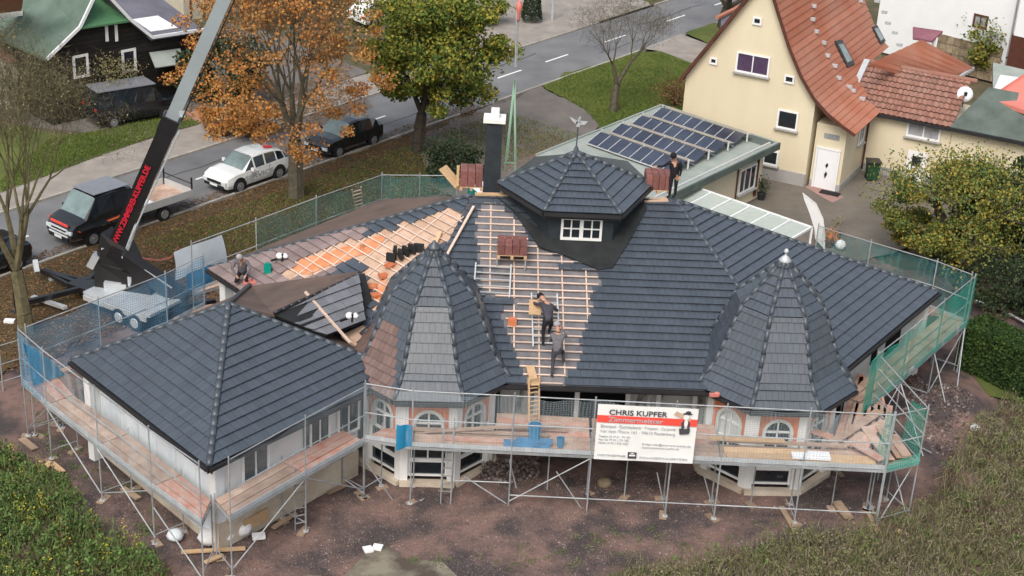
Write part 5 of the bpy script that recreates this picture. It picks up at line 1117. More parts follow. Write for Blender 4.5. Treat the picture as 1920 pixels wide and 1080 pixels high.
MB().lathe(p, [(.02, -.03), (.2, .0), (.4, .09), (.41, .1), (.2, .03), (.02, .0)], 18, dm).build('dish', 'white_wall', ds, smooth=True)
MB().beam(p, p+dn*.45-V((0, 0, .1)), .05, .05).box(p+dn*.48, (.14, .14, .2)).tube(p-dn*.03, p-dn*.1-V((0, 0, .7)), .03, 6).build('arm', 'gutter', ds)
WF = root('felt_wing', wr1, 'cream outbuilding with green grey felt roof at the right edge', 'building')
g0 = wr1+hu*.02
MB().prism([g0, g0+hu*9, g0+hu*9+hv*4, g0+hv*4], (0, 0, ez+.12)).build('wall', 'cream', WF)
MB().prism([g0-hu*.1+hn*.35+V((0, 0, ez+.02)), g0+hu*9.3+hn*.35+V((0, 0, ez+.02)), g0+hu*9.3+hv*2.8+V((0, 0, ez+1.5)), g0+hu*.9+hv*2.8+V((0, 0, ez+1.5))], (0, 0, .1)).build('roof', 'green_felt', WF)
MB().beam(g0-hu*.1+hn*.4+V((0, 0, ez+.02)), g0+hu*9.3+hn*.4+V((0, 0, ez+.02)), .14, .18).build('gutter', 'gutter', WF)
PR = root('pink_roof_building', g0+hv*3.2, 'building with a bright salmon red roof at the right edge', 'building')
A_ = at(1852, 183, ez+1.2); MB().prism([A_, at(1919, 206, ez+1.2), at(2050, 250, ez+1.2), at(2050, 120, ez+2.6), at(1919, 139, ez+2.3)], (0, 0, -.2)).build('roof', 'pink_roof', PR)
MB().prism([A_+V((.2, .3, -.2)), A_+V((6, -2, -.2)), A_+V((8, 3, -.2)), A_+V((2, 5, -.2))], (0, 0, -3.9)).build('wall', 'white_wall', PR)
# wheelie bin, post
p = at(1633, 337, .06); o = root('wheelie_bin', p, 'green wheelie bin in the corner between house and wing', 'bin')
b = MB(); b.solid([p+V(q) for q in ((-.26, -.26, .06), (.26, -.26, .06), (.26, .26, .06), (-.26, .26, .06), (-.33, -.33, 1.0), (.33, -.33, 1.0), (.33, .36, 1.0), (-.33, .36, 1.0))], [(0, 1, 5, 4), (1, 2, 6, 5), (2, 3, 7, 6), (3, 0, 4, 7), (3, 2, 1, 0), (4, 5, 6, 7)]); b.build('body', 'bin_green', o)
MB().box(p+V((0, 0, 1.04)), (.72, .78, .07)).box(p+V((0, .38, 1.02)), (.5, .08, .08)).build('lid', 'gutter', o)
for s in (-1, 1): MB().lathe(p+V((s*.25-.03, .28, .1)), [(.1, 0), (.1, .06)], 12, Matrix.Rotation(math.pi/2, 3, 'Y')).build('wheel', 'rubber', o)
# ================================================================== FLAT ROOFED ANNEX WITH SOLAR PANELS
az = 2.95; FL, FA, FR = at(1006, 291, az), at(1240, 198, az), at(1462, 270, az); FB = FL+(FR-FA)
AN = root('flat_annex', V((FR.x, FR.y, 0)), 'low flat roofed annex with rows of solar panels', 'building')
au = (FR-FA).normalized(); av = (FL-FA).normalized(); UL, VL = (FR-FA).length, (FL-FA).length
def ar(u, v, z=0.0): return FA+au*u+av*v+V((0, 0, z))
MB().prism([ar(0, 0), ar(UL, 0), ar(UL, VL), ar(0, VL)], (0, 0, -.12)).build('roof', 'pale_felt', AN)
for p, q in (((0, 0), (UL, 0)), ((UL, 0), (UL, VL)), ((0, VL), (0, 0))): MB().beam(ar(*p, -.1), ar(*q, -.1), .1, .34).build('fascia', 'green_felt' if p == (UL, 0) or q == (UL, 0) and 0 else 'pale_felt', AN)
MB().prism([ar(.6, .5, -.12), ar(UL-.55, .5, -.12), ar(UL-.55, VL-.5, -.12), ar(.6, VL-.5, -.12)], (0, 0, -2.7)).build('wall', 'cream', AN)
MB().prism([ar(.0, .0, .01), ar(UL-.3, .0, .01), ar(UL-.3, .9, .01), ar(.4, .9, .01)], (0, 0, .02)).build('mossy_strip', 'green_felt', AN)
wn = au
wc_ = ar(UL-.55, 2.0, -1.45); window(AN, wc_+au*.02, -av, au, 1.6, 1.3, cols=3, sill='plinth', t=.08)
for t in (1.0, 1.15, 3.0): MB().beam(ar(UL-.5, t, -2.6), ar(UL-.5, t, -.3), .06, .06).build('downpipe', 'brown_frame', AN)
rows = [1.35, 3.15, 4.95, 6.75, 8.2]
for r_, v0 in enumerate(rows[:4]):
    n = 8 if r_ else 7; u0 = .9; pw_ = (UL-1.3-u0)/8
    RK = AN
    for k in range(8):
        a = u0+k*pw_+.03; c = a+pw_-.06; v1 = v0+1.05
        MB().prism([ar(a, v1, .13), ar(c, v1, .13), ar(c, v0, .42), ar(a, v0, .42)], (0, 0, .035)).build('solar_panel', 'solar', AN)
        MB().beam(ar(a-.03, v1, .14), ar(a-.03, v0, .43), .035, .06).build('rail', 'alu', AN)
    MB().beam(ar(u0, v1+.02, .12), ar(UL-1.3, v1+.02, .12), .05, .05).build('rail', 'alu', AN)
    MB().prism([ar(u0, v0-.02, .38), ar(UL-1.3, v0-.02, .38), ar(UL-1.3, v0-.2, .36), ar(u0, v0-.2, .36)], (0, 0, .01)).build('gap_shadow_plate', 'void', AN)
    MB().prism([ar(u0+.1, v0-.18, .42), ar(UL-1.2, v0-.18, .42), ar(UL-1.2, v0-.62, .34), ar(u0+.1, v0-.62, .34)], (0, 0, .02)).build('wind_plate', 'slate_board', AN)
    for uu_ in (u0, u0+4*pw_, UL-1.25): MB().box(ar(uu_, v0-.12, .3), (.08, .08, .5)).build('stand', 'alu', AN)
MB().beam(ar(UL-.35, .4, .05), ar(UL-.35, VL, .05), .1, .1).build('edge_trim', 'alu', AN)
# ================================================================== GLASS CANOPY
cz = 2.45; c0, c1_, c3 = at(1335, 363, cz), at(1522, 428, cz), at(1284, 374, cz)
CN = root('glass_canopy', V((c1_.x, c1_.y, 0)), 'white framed canopy with pale glass roof beside the annex', 'canopy')
cu_ = (c1_-c0).normalized(); cv_ = V((-.66, -.75, 0)); c0 = c0-cu_*3.2; CL = (c1_-c0).length; CW = 2.3; NB = 8
def cr_(u, v, z=0): return c0+cu_*u+cv_*v+V((0, 0, z))
for k in range(NB+1): u = CL*k/NB; MB().beam(cr_(u, 0, .05), cr_(u, CW, -.12), .07, .1).build('rafter', 'frame_white', CN)
for k in range(NB): u = CL*k/NB; MB().prism([cr_(u+.05, 0, .03), cr_(u+CL/NB-.05, 0, .03), cr_(u+CL/NB-.05, CW, -.14), cr_(u+.05, CW, -.14)], (0, 0, .02)).build('pane', 'canopy_glass', CN)
for v, z in ((0, .02), (CW, -.15)): MB().beam(cr_(0, v, z), cr_(CL, v, z), .09, .12).build('beam', 'frame_white', CN)
for u in (CL*.33, CL*.66, CL): 
    for v in (0, CW): MB().beam(cr_(u, v, -2.45), cr_(u, v, 0), .1, .1).build('post', 'frame_white', CN)
# planters, flag, pot plants in the court
def potplant(x, y, label, pm, lm, h=.9, r=.3, cat='potted plant', n=260):
    p = at(x, y, .06); o = root('potted_plant', p, label, cat); MB().lathe(p, [(r*.5, 0), (r*.7, .35), (r*.62, .37), (r*.5, .3)], 12).build('pot', pm, o)
    P = RNG.normal(size=(n, 3))*np.array([r*.5, r*.5, h*.22])+np.array([p.x, p.y, p.z+.35+h*.35]); cloud('leaves', P, RNG.uniform(.05, .13, n), lm, o, kind=None)
mat('flower_orange', (0, 0, 0), .8, cols=[(.45, .10, .01), (.7, .22, .02), (.3, .12, .03)])
potplant(1427, 374, 'dark potted shrub at the annex corner in the courtyard', 'gutter', 'leaf_dark', 1.1, .32)
potplant(1388, 372, 'orange flowering plant before the annex wall', 'brown_frame', 'flower_orange', .7, .45)
potplant(1336, 352, 'dark red bush in a planter by the annex wall', 'brown_frame', 'litter', .7, .4)
potplant(1402, 332, 'green plant on the annex window sill', 'gutter', 'leaf_weed', 1.2, .3)
potplant(1553, 462, 'bright orange flowers in a pot beyond the roof ridge', 'brown_frame', 'flower_orange', .6, .4)
potplant(1568, 448, 'small bare pinkish shrub beside the white ball', 'gutter', 'leaf_moss', 1.3, .3, n=80)
p = at(1576, 459, .3); MB().lathe(p, [(.03, -.25), (.18, -.18), (.26, 0), (.18, .18), (.03, .25)], 14).build('garden_ball', 'white_wall', org=p, label='white ball ornament standing among the flowers', cat='ornament', smooth=True)
p = at(1546, 468, .06); FG = root('beach_flag', p, 'tall white sail flag standing in the courtyard', 'flag')
top = onplane(1505, 362, p, V((0, -1, 0))); mid = onplane(1543, 410, p, V((0, -1, 0)))
P_ = [p, p.lerp(mid, .5)+V((.05, 0, 0)), mid, onplane(1530, 382, p, V((0, -1, 0))), top]
b = MB()
for a, c in zip(P_, P_[1:]): b.tube(a, c, .025, 6)
b.build('pole', 'frame_white', FG)
inn = [p+V((-.5, .05, .5)), onplane(1527, 430, p, V((0, -1, 0))), onplane(1518, 400, p, V((0, -1, 0))), onplane(1508, 375, p, V((0, -1, 0))), top]
b = MB()
for i in range(4): b.face([P_[i], P_[i+1], inn[i+1], inn[i]])
b.build('sail', 'frame_white', FG)
# ================================================================== FAR RIGHT WHITE HOUSE
wb0, wb1 = at(1735, 120), at(1919, 170); wd0 = (wb1-wb0).normalized(); wnn = V((wd0.y, -wd0.x, 0))
if wnn.y > 0: wnn = -wnn
WH = root('white_house', wb0, 'tall white rendered house with brown windows and stone base', 'house')
def onwh(x, y): return onplane(x, y, wb0, wnn)
p0_, p1_ = wb0-wd0*4, wb0+wd0*9.0
MB().prism([p0_, p1_, p1_-wnn*8, p0_-wnn*8], (0, 0, 9)).build('wall', 'white_wall', WH)
sb0, sb1 = onwh(1752, 75), onwh(1880, 100)
for k in range(40):
    q0 = sb0.lerp(sb1, (k % 10+.5)/10); z = .3+.55*(k//10); MB().box(V((q0.x, q0.y, z))+wnn*.05, ((sb1-sb0).length/10*.95, .1, .5), Matrix.Rotation(math.atan2(wd0.y, wd0.x), 3, 'Z')).build('stone', 'stone', WH)
q = onwh(1839, 40); window(WH, q+wnn*.02, wd0, wnn, 1.0, .85, fm='brown_frame', cols=2, t=.12, gm='curtain_grey')
W2_ = onwh(1905, 130); MB().prism([W2_+wnn*.3, W2_+wd0*5+wnn*.3, W2_+wd0*5+wnn*1.2, W2_+wnn*1.2], (0, 0, 6)).build('annex_wall', 'white_wall', WH)
q = onwh(1912, 95); MB().prism([q+wnn*1.26+wd0*x+V((0, 0, z)) for x, z in ((-.1, -1), (2.4, -1), (2.4, 1.2), (-.1, 1.2))], wnn*.03).build('door', 'brown_frame', WH)
MB().tube(V((onwh(1888, 118).x, onwh(1888, 118).y, 0))+wnn*.12, V((onwh(1888, 118).x, onwh(1888, 118).y, 8))+wnn*.12, .06, 6).build('downpipe', 'steel', WH)
MB().prism([at(1862, 117, 2.3), at(1919, 130, 2.3), at(1990, 150, 2.3), at(1862, 180, 2.3)], (0, 0, -.3)).build('terrace', 'pale_felt', WH)
VR = root('violet_roof_shed', at(1735, 110), 'small violet roofed porch behind the red roof', 'shed'); MB().prism([at(1712, 50, 3.5), at(1768, 58, 2.9), at(1748, 76, 2.7), at(1712, 70, 3.0)], (0, 0, -.15)).build('roof', 'violet_roof', VR); MB().beam(at(1754, 70, 2.7), V((at(1754, 70, 2.7).x, at(1754, 70, 2.7).y, 0)), .25, .25).build('post', 'frame_white', VR)
# dark shed at top beside the gable
DS = root('grey_shed', at(1360, 50), 'dark grey shed with red edge behind the gable', 'shed'); MB().prism([at(1352, 36, 2.4), at(1395, 14, 2.4), at(1420, 40, 2.4), at(1352, 60, 2.4)], (0, 0, -2.4)).build('wall', 'grey_roof', DS); MB().beam(at(1345, 33, 2.6), at(1402, 5, 2.6), .25, .15).build('verge_board', 'red_tile', DS)
# ================================================================== BLACK TIMBER HOUSE
k0_, k1_ = at(112, 236), at(395, 172); ku = (k1_-k0_).normalized(); kn = V((ku.y, -ku.x, 0)); kv = -kn
BH_ = root('timber_house', k0_, 'black timber house with green gabled roof and white window frames', 'house')
def onk(x, y, d=0.0): return onplane(x, y, k0_+kn*d, kn)
zt = lambda x, y: onk(x, y)
outl = [k0_-ku*.3, k1_, onk(380, 62), onk(288, 74), onk(243, 42), onk(150, 58), onk(94, 112)]
wpoly = [onk(100, 236), onk(392, 172), onk(385, 60), onk(285, 72), onk(240, 40), onk(150, 52), onk(95, 105)]
wpoly = [V((p.x, p.y, max(0, p.z))) for p in wpoly]
MB().prism(wpoly[:4]+[wpoly[4], wpoly[5], wpoly[6]], kv*7).build('wall', 'black_wood', BH_)
zl = wpoly[0].z; ztop = max(p.z for p in wpoly); kk = 0; z = .25
while z < ztop:                              # boards of the front
    xs = []
    for i in range(len(wpoly)):
        p, q = wpoly[i-1], wpoly[i]
        if (p.z > z) != (q.z > z): xs.append(((p.lerp(q, (z-p.z)/(q.z-p.z)))-k0_).dot(ku))
    if len(xs) >= 2:
        a, c = min(xs), max(xs); MB().beam(k0_+ku*a+kn*.02+V((0, 0, z)), k0_+ku*c+kn*.02+V((0, 0, z)), .03, .23).build('board', 'black_wood', BH_)
    z += .25
def slab(pts, m, ext, name='roof'): return MB().prism(pts, ext).build(name, m, BH_)
ptA, ptB, ptC = onk(88, 112, .4), onk(150, 52, .4), onk(182, -15, .4)
slab([ptA, ptB, ptC, ptC+kv*9, ptB+kv*9, ptA+kv*9][:3]+[ptC+kv*9, ptA+kv*9], 'green_roof', (0, 0, -.12))
slab([ptB, onk(245, 38, .4), onk(192, -22, -1.5)], 'green_tri', (0, 0, -.1), 'hip')
slab([onk(283, 72, .45), onk(382, 57, .45), onk(382, 57, .45)+kv*5+V((0, 0, 1.2)), onk(283, 72, .45)+kv*5+V((0, 0, 1.2))], 'grey_roof', (0, 0, -.12))
slab([onk(205, -5, .3), onk(245, 38, .4), onk(288, 72, .45), onk(288, 72, .45)+kv*7, onk(205, -5, .3)+kv*7], 'grey_roof', (0, 0, -.1))
a = onk(283, 72, .45); d5 = kv*5+V((0, 0, 1.2)); q0 = onk(318, 62, .45); 
lp = lambda u, t: onk(283, 72, .45).lerp(onk(382, 57, .45), u)+d5*t+V((0, 0, .02)); slab([lp(.12, .12), lp(.62, .12), lp(.55, .42), lp(.08, .42)], 'white_wall', (0, 0, .04), 'roof_panel')
vb = MB()
for p, q in ((ptA, ptB), (ptB, ptC), (onk(200, -10, .45), onk(245, 38, .45)), (onk(245, 38, .45), onk(286, 71, .5)), (onk(286, 71, .5), onk(384, 56, .5))): vb.beam(p+V((0, 0, .03)), q+V((0, 0, .03)), .1, .16)
vb.build('verge_board', 'white_wall', BH_)
for x0, y0, x1, y1 in ((134, 105, 166, 142), (226, 94, 255, 131)):
    a, c = onk(x0, y0), onk(x1, y1); window(BH_, (a+c)/2+kn*.05, ku, kn, abs((c-a).dot(ku)), abs(a.z-c.z), t=.13, cols=1)
for x in (198, 216): a = onk(x, 46); b = MB(); b.beam(a+kn*.06, a+kn*.06-V((0, 0, .9)), .16, .06, kn); b.build('trim', 'frame_white', BH_)
slab([onk(280, 100, .1), onk(338, 92, .1), onk(345, 120, 1.1), onk(291, 128, 1.1)], 'pale_felt', (0, 0, .05), 'awning')
slab([onk(295, 168, .05), onk(335, 160, .05), onk(335, 128, .05), onk(295, 132, .05)], 'void', kn*.02, 'door_recess')
# beige shed, red roofed house at the far left
BS = root('beige_shed', at(80, 205), 'pale block garden shed behind the bare tree', 'shed'); s0, s1 = at(20, 208), at(107, 200); sd = (s1-s0).normalized()
MB().prism([s0, s1, s1+kv*4, s0+kv*4], (0, 0, 2.7)).build('wall', 'beige_wall', BS); MB().prism([s0-kv*.2+V((0, 0, 2.7)), s1-kv*.2+V((0, 0, 2.7)), s1+kv*4.2+V((0, 0, 3.4)), s0+kv*4.2+V((0, 0, 3.4))], (0, 0, .1)).build('roof', 'old_tile', BS)
RH = root('red_roof_house', at(20, 150), 'red roofed house with covered balcony at the far left', 'house')
MB().prism([at(-80, 30, 5.5), at(40, 15, 5.5), at(50, -60, 9), at(-80, -60, 9)], (0, 0, -.15)).build('roof', 'red_tile', RH); MB().beam(at(-60, 37, 5.2), at(40, 22, 5.2), .3, .35).build('gutter', 'frame_white', RH)
r0 = at(-60, 150); r1 = at(22, 140); MB().prism([r0+kv*2, r1+kv*2, r1+kv*7, r0+kv*7], (0, 0, 5.3)).build('wall', 'beige_wall', RH)
q = at(31, 110, 1.5); MB().beam(V((q.x, q.y, 0)), V((q.x, q.y, 5.2)), .3, .3).build('post', 'frame_white', RH)
slab2 = MB().prism([at(-20, 100, 2.6), at(28, 90, 2.6), at(28, 76, 2.9), at(-20, 82, 2.9)], (0, 0, -.9)).build('balcony_cloth', 'blue_cloth', RH)
# houses and cars beyond the street at the top
FH = root('far_house', at(330, 20), 'pale house with dark porch beyond the timber house roof', 'house')
f0, f1 = at(345, 42), at(470, 20); MB().prism([f0, f1, f1+kv*5, f0+kv*5], (0, 0, 2.8)).build('wall', 'beige_wall', FH)
for t in (.1, .3, .5, .7, .9): q = f0.lerp(f1, t); MB().beam(q+kn*.03, q+kn*.03+V((0, 0, 2.8)), .12, .05, kn).build('post', 'brown_frame', FH)
MB().prism([f0+kn*.3+V((0, 0, 2.8)), f1+kn*.3+V((0, 0, 2.8)), f1+kv*5+V((0, 0, 3.3)), f0+kv*5+V((0, 0, 3.3))], (0, 0, .15)).build('roof', 'grey_roof', FH)
vehicle('parked_car', 'pale car parked beyond the street between the two large trees', 'car', SUV, 'paint_white', (-1.3, 1.32), at(708, 40, .1), ra)
b = MB(); p = at(1035, 38, .1); b.tube(p, p+V((0, 0, 6)), .11, 8, .09); b.build('lamp_post', 'galv', org=p, label='grey post at the junction beside the small conifer', cat='post')
for i, (x, y, lb) in enumerate(((926, 58, 'low rounded dark green bush behind the big green tree'),)): pass
# ================================================================== TREES
def grow(mb, p, d, r, Ln, depth, maxd, tips, rs, spread, upb, kids, nseg=3):
    for i in range(nseg):
        q = p+d*(Ln/nseg); r2 = r*(.86 if depth else .9); mb.tube(p, q, r, 6 if depth < 2 else (4 if depth < 4 else 3), r2, cap=False); p = q; r = r2
        d = (d+V((rs.uniform(-.12, .12), rs.uniform(-.12, .12), rs.uniform(-.05, .1)*upb))).normalized()
        if depth >= maxd-2: tips.append(tuple(p))
    if depth >= maxd: return
    n = kids[min(depth, len(kids)-1)]; a0 = rs.uniform(0, 6.3)
    for k in range(n):
        a = a0+6.283*k/n+rs.uniform(-.4, .4); s = d.orthogonal().normalized(); t = d.cross(s); sp = spread*rs.uniform(.7, 1.25)
        nd = (d+(s*math.cos(a)+t*math.sin(a))*sp+V((0, 0, .12*upb))).normalized(); grow(mb, p, nd, r*(.72 if n < 4 else .6), Ln*rs.uniform(.68, .9), depth+1, maxd, tips, rs, spread, upb, kids, nseg)
def tree(name, label, foot, H, r, bark, seed, maxd=5, spread=.6, upb=1.0, kids=(4, 3, 3, 2), leafm=None, nleaf=0, lsize=.16, lspread=.55, trunkf=.3, cat='tree', group=None, squash=1.0, lean=(0, 0), crown=None, clusterp=.8, aspect=1.0, lowz=.3, carve=None, twigs=0):
    rs = random.Random(seed); p = V(foot); R_ = root(name, p, label, cat, group); mb = MB(); tips = []
    d = V((lean[0], lean[1], 1)).normalized(); grow(mb, p-V((0, 0, .1)), d, r, H*trunkf, 0, maxd, tips, rs, spread, upb, kids)
    T = np.array(tips); top = T[:, 2].max()-p.z
    k = H/top; 
    mb.v = [((v[0]-p.x)*squash*k+p.x, (v[1]-p.y)*squash*k+p.y, (v[2]-p.z)*k+p.z) for v in mb.v]
    T = (T-np.array(p))*k*np.array([squash, squash, 1])+np.array(p)
    mb.build('trunk', bark, R_)
    if leafm:
        idx = RNG.integers(0, len(T), nleaf); P = T[idx]+RNG.normal(size=(nleaf, 3))*lspread*np.array([1, 1, .7])
        if crown:
            (cx, cy, cz), (ax_, ay, az_), nb_, lb, sd_ = crown; rg = np.random.default_rng(sd_); lobes = rg.normal(size=(nb_, 3)); lobes /= np.linalg.norm(lobes, axis=1)[:, None]; lobes *= rg.uniform(.35, 1, (nb_, 1))**.5
            C_ = np.array([p.x+cx, p.y+cy, p.z+cz])+lobes*np.array([ax_, ay, az_]); i2 = RNG.integers(0, nb_, nleaf); sz = rg.uniform(.6, 1.2, nb_)*lb
            u_ = RNG.normal(size=(nleaf, 3)); u_ /= np.linalg.norm(u_, axis=1)[:, None]; P2 = C_[i2]+u_*(sz[i2]*RNG.uniform(.4, 1.05, nleaf))[:, None]*np.array([1, 1, .62])
            m_ = RNG.random(nleaf) < clusterp; P[m_] = P2[m_]
        P = P[P[:, 2] > p.z+lowz]
        if carve: P = P[[not inpoly(px(q), carve) for q in P]]
        cloud('crown', P, RNG.uniform(.6, 1.3, len(P))*lsize, leafm, R_, kind=None, aspect=aspect)
    if twigs:
        P = T[RNG.integers(0, len(T), twigs)]+RNG.normal(size=(twigs, 3))*np.array([.32, .32, .28]); cloud('twigs', P, RNG.uniform(.012, .022, twigs), bark, R_, kind=None, aspect=26, upv=.35)
    return R_
tree('orange_tree', 'tall tree with sparse orange autumn leaves beside the white car', at(555, 368, .07), 12.5, .4, 'bark', 11, maxd=7, spread=.46, kids=(5, 3, 2, 3, 2, 2), leafm='leaf_orange', nleaf=21000, lsize=.135, lspread=.35, trunkf=.2, squash=.95, crown=((-.7, 0, 6.2), (5.2, 4.6, 5.2), 120, .7, 3), clusterp=.62, lowz=2.0, carve=[(370, 262), (470, 268), (548, 292), (548, 420), (370, 420)], twigs=9000)
tree('green_tree', 'dense green tree turning yellow behind the chimney', at(785, 285, .07), 8.6, .3, 'bark_dark', 5, maxd=5, spread=.6, leafm='leaf_green', nleaf=34000, lsize=.18, lspread=.5, trunkf=.2, crown=((.9, 0, 5.4), (3.7, 3.3, 3.3), 75, .85, 8))
tree('bare_tree', 'big mossy bare tree at the left edge behind the scaffold', at(50, 622, .05), 13.0, .46, 'bark_moss', 21, maxd=7, spread=.5, upb=1.3, kids=(4, 3, 3, 2, 2, 2), leafm='leaf_moss', nleaf=2600, lsize=.08, lspread=.2, twigs=15000, trunkf=.2, squash=.68, lean=(-.05, 0))
tree('bare_tree', 'leafless forked tree on the lawn triangle by the street', at(1151, 208, .1), 7.0, .3, 'bark', 35, twigs=3500, maxd=6, spread=.5, upb=1.1, kids=(2, 3, 3, 2, 2), trunkf=.27, squash=1.0)
tree('bare_tree', 'leafless tree at the top beside the gable roof', at(1357, 52, .1), 5.5, .22, 'bark_dark', 37, twigs=1500, maxd=5, spread=.8, kids=(4, 3, 2, 2), trunkf=.16, squash=1.3)
tree('autumn_tree', 'rounded yellow green tree in the courtyard behind the green net', at(1770, 500, .05), 5.6, .2, 'bark_dark', 41, maxd=4, spread=.9, leafm='leaf_bush', nleaf=46000, lsize=.125, lspread=.5, trunkf=.12, squash=1.3, crown=((.1, .2, 2.6), (3.3, 2.9, 2.2), 95, .72, 12))
tree('autumn_tree', 'darker tree at the right edge behind the yellow green one', at(1925, 500, .05), 4.8, .2, 'bark_dark', 43, maxd=4, spread=.9, leafm='leaf_dark', nleaf=22000, lsize=.17, lspread=.5, trunkf=.12, crown=((.2, 0, 2.6), (2.9, 2.6, 2.4), 60, .8, 14))
tree('shrub', 'olive shrub at the corner below the hedge lawn', at(1880, 585, .05), 2.2, .06, 'bark_dark', 47, maxd=3, leafm='leaf_dark', nleaf=8000, lsize=.14, trunkf=.1, crown=((0, 0, 1.0), (2.4, 1.6, .9), 30, .6, 15), cat='shrub')
tree('shrub', 'yellow green shrub before the stone base of the white house', at(1850, 142, .1), 3.4, .08, 'bark_dark', 51, maxd=3, leafm='leaf_bush', nleaf=9000, lsize=.18, trunkf=.1, crown=((0, 0, 1.6), (2.0, 1.2, 1.5), 30, .6, 17), cat='shrub')
tree('shrub', 'brown leafless shrub beside the black van', at(185, 212, .1), 3.6, .06, 'bark', 53, maxd=5, spread=.6, kids=(6, 3, 2), leafm='leaf_moss', nleaf=3500, lsize=.1, lspread=.3, trunkf=.16, squash=1.2, cat='shrub')
tree('shrub', 'dark leafy shrub between the orange tree and the timber house', at(440, 195, .1), 4.0, .1, 'bark_dark', 57, maxd=4, leafm='leaf_dark', nleaf=9000, lsize=.2, trunkf=.12, crown=((-.5, 0, 1.9), (2.6, 2.0, 1.8), 40, .6, 19), cat='shrub')
tree('shrub', 'low orange shrub at the garden lawn under the crane boom', at(455, 248, .1), 1.6, .06, 'bark_dark', 58, maxd=3, leafm='leaf_orange', nleaf=5000, lsize=.16, trunkf=.12, crown=((0, 0, .7), (2.6, 1.4, .7), 30, .5, 20), cat='shrub')
tree('shrub', 'small reddish shrub at the corner of the cream gable', at(1262, 200, .1), 1.2, .04, 'bark_dark', 60, maxd=3, leafm='litter', nleaf=1800, lsize=.1, trunkf=.12, squash=1.2, cat='shrub')
tree('shrub', 'dark shrubs along the verge behind the chimney', at(845, 335, .1), 1.8, .05, 'bark_dark', 61, maxd=3, leafm='leaf_dark', nleaf=6000, lsize=.14, trunkf=.12, crown=((0, 0, .8), (1.7, 1.2, .8), 20, .5, 21), cat='shrub')
tree('shrub', 'low dark green bush beside the far kerb behind the green tree', at(920, 45, .1), 1.9, .05, 'bark_dark', 62, maxd=3, leafm='leaf_green', nleaf=3500, lsize=.16, trunkf=.12, crown=((0, 0, .9), (1.0, .9, .8), 14, .45, 22), cat='shrub')
p = at(996, 40, .12); R_ = root('conifer', p, 'small dark columnar conifer at the street corner', 'tree'); MB().tube(p, p+V((0, 0, .5)), .08, 6).build('trunk', 'bark_dark', R_)
n = 5000; zz = RNG.uniform(0, 1, n); rr_ = .75*np.sqrt(np.clip(1-zz, 0, 1))*RNG.uniform(.75, 1, n); th = RNG.uniform(0, 6.283, n); cloud('crown', np.stack([p.x+rr_*np.cos(th), p.y+rr_*np.sin(th), p.z+.2+zz*3.2], 1), RNG.uniform(.08, .16, n), 'leaf_dark', R_, kind=None)
# hedge
hz_ = 2.0; h0, h1 = at(1788, 690, 0), at(1990, 790, 0); hd_ = (h1-h0).normalized(); hb_ = V((-hd_.y, hd_.x, 0)); 
if hb_.y < 0: hb_ = -hb_
HG = root('hedge', h0, 'long clipped dark green hedge at the right edge', 'hedge')
HL = (h1-h0).length+5; HW = 1.5
MB().prism([h0+hb_*.1, h0+hd_*HL+hb_*.1, h0+hd_*HL+hb_*(HW-.1), h0+hb_*(HW-.1)], (0, 0, hz_-.08)).build('core', 'leaf_dark', HG)
n = 34000; u_ = RNG.uniform(0, HL, n); f = RNG.random(n); v_ = np.where(f < .5, RNG.normal(.03, .05, n), RNG.uniform(0, HW, n)); z_ = np.where(f < .5, RNG.uniform(.05, hz_, n), RNG.normal(hz_, .04, n))
e_ = f > .9; v_[e_] = RNG.uniform(0, HW, e_.sum()); z_[e_] = RNG.uniform(0, hz_, e_.sum()); u_[e_] = 0
cloud('foliage', np.stack([h0.x+hd_.x*u_+hb_.x*v_, h0.y+hd_.y*u_+hb_.y*v_, z_], 1), RNG.uniform(.08, .17, n), 'hedge', HG, kind=None)
b = MB(); a, c = at(1826, 562, .5), at(1878, 580, .3); b.tube(a, c, .05, 6); b.tube(c, at(1960, 625, .2), .05, 6); b.build('pool_edge', 'galv', org=a, label='pale blue curved pool rim beyond the green net', cat='pool rim')
# ================================================================== GROUND COVER
def sample(poly, n, z=0.0, grid=True):
    xs = [p[0] for p in poly]; ys = [p[1] for p in poly]; out = []
    while len(out) < n:
        x, y = RNG.uniform(min(xs), max(xs)), RNG.uniform(min(ys), max(ys))
        if inpoly((x, y), poly): p = at(x, y, z); out.append((p.x, p.y, p.z))
    return np.array(out)
def clumps(poly, nc, per, rad, hmax, z=0.0):
    C_ = sample(poly, nc, z); h = RNG.uniform(.25, 1, nc)**1.5*hmax; i = RNG.integers(0, nc, nc*per); u_ = RNG.normal(size=(nc*per, 3)); P = C_[i]+u_*np.array([rad, rad, 0]); P[:, 2] = z+np.abs(RNG.uniform(0, 1, nc*per))**.6*h[i]*np.exp(-(u_[:, :2]**2).sum(1)*.25); return P
WL = [(-60, 830), (40, 868), (110, 905), (165, 985), (240, 1030), (300, 1075), (320, 1130), (-60, 1130)]
P = clumps(WL, 210, 140, .2, 1.2); cloud('weeds', P, RNG.uniform(.04, .13, len(P)), 'leaf_weed', label='tall green weeds in the lower left corner', cat='weeds')
WR = [(1100, 1130), (1170, 1085), (1290, 1066), (1400, 1040), (1480, 1015), (1600, 1005), (1700, 975), (1765, 920), (1790, 850), (1830, 795), (1880, 760), (1980, 780), (2150, 840), (2150, 1130)]
P = clumps(WR, 640, 90, .2, 1.0); cloud('undergrowth', P, RNG.uniform(.03, .10, len(P)), 'leaf_dry', label='dry mixed undergrowth in the lower right corner', cat='undergrowth')
P = sample(WR, 15000); P[:, 2] += RNG.uniform(0, .8, len(P)); cloud('dry_grass', P, RNG.uniform(.018, .035, len(P)), 'leaf_dry', label='long dry grass stalks in the lower right corner', cat='grass', aspect=16, upv=1.4)
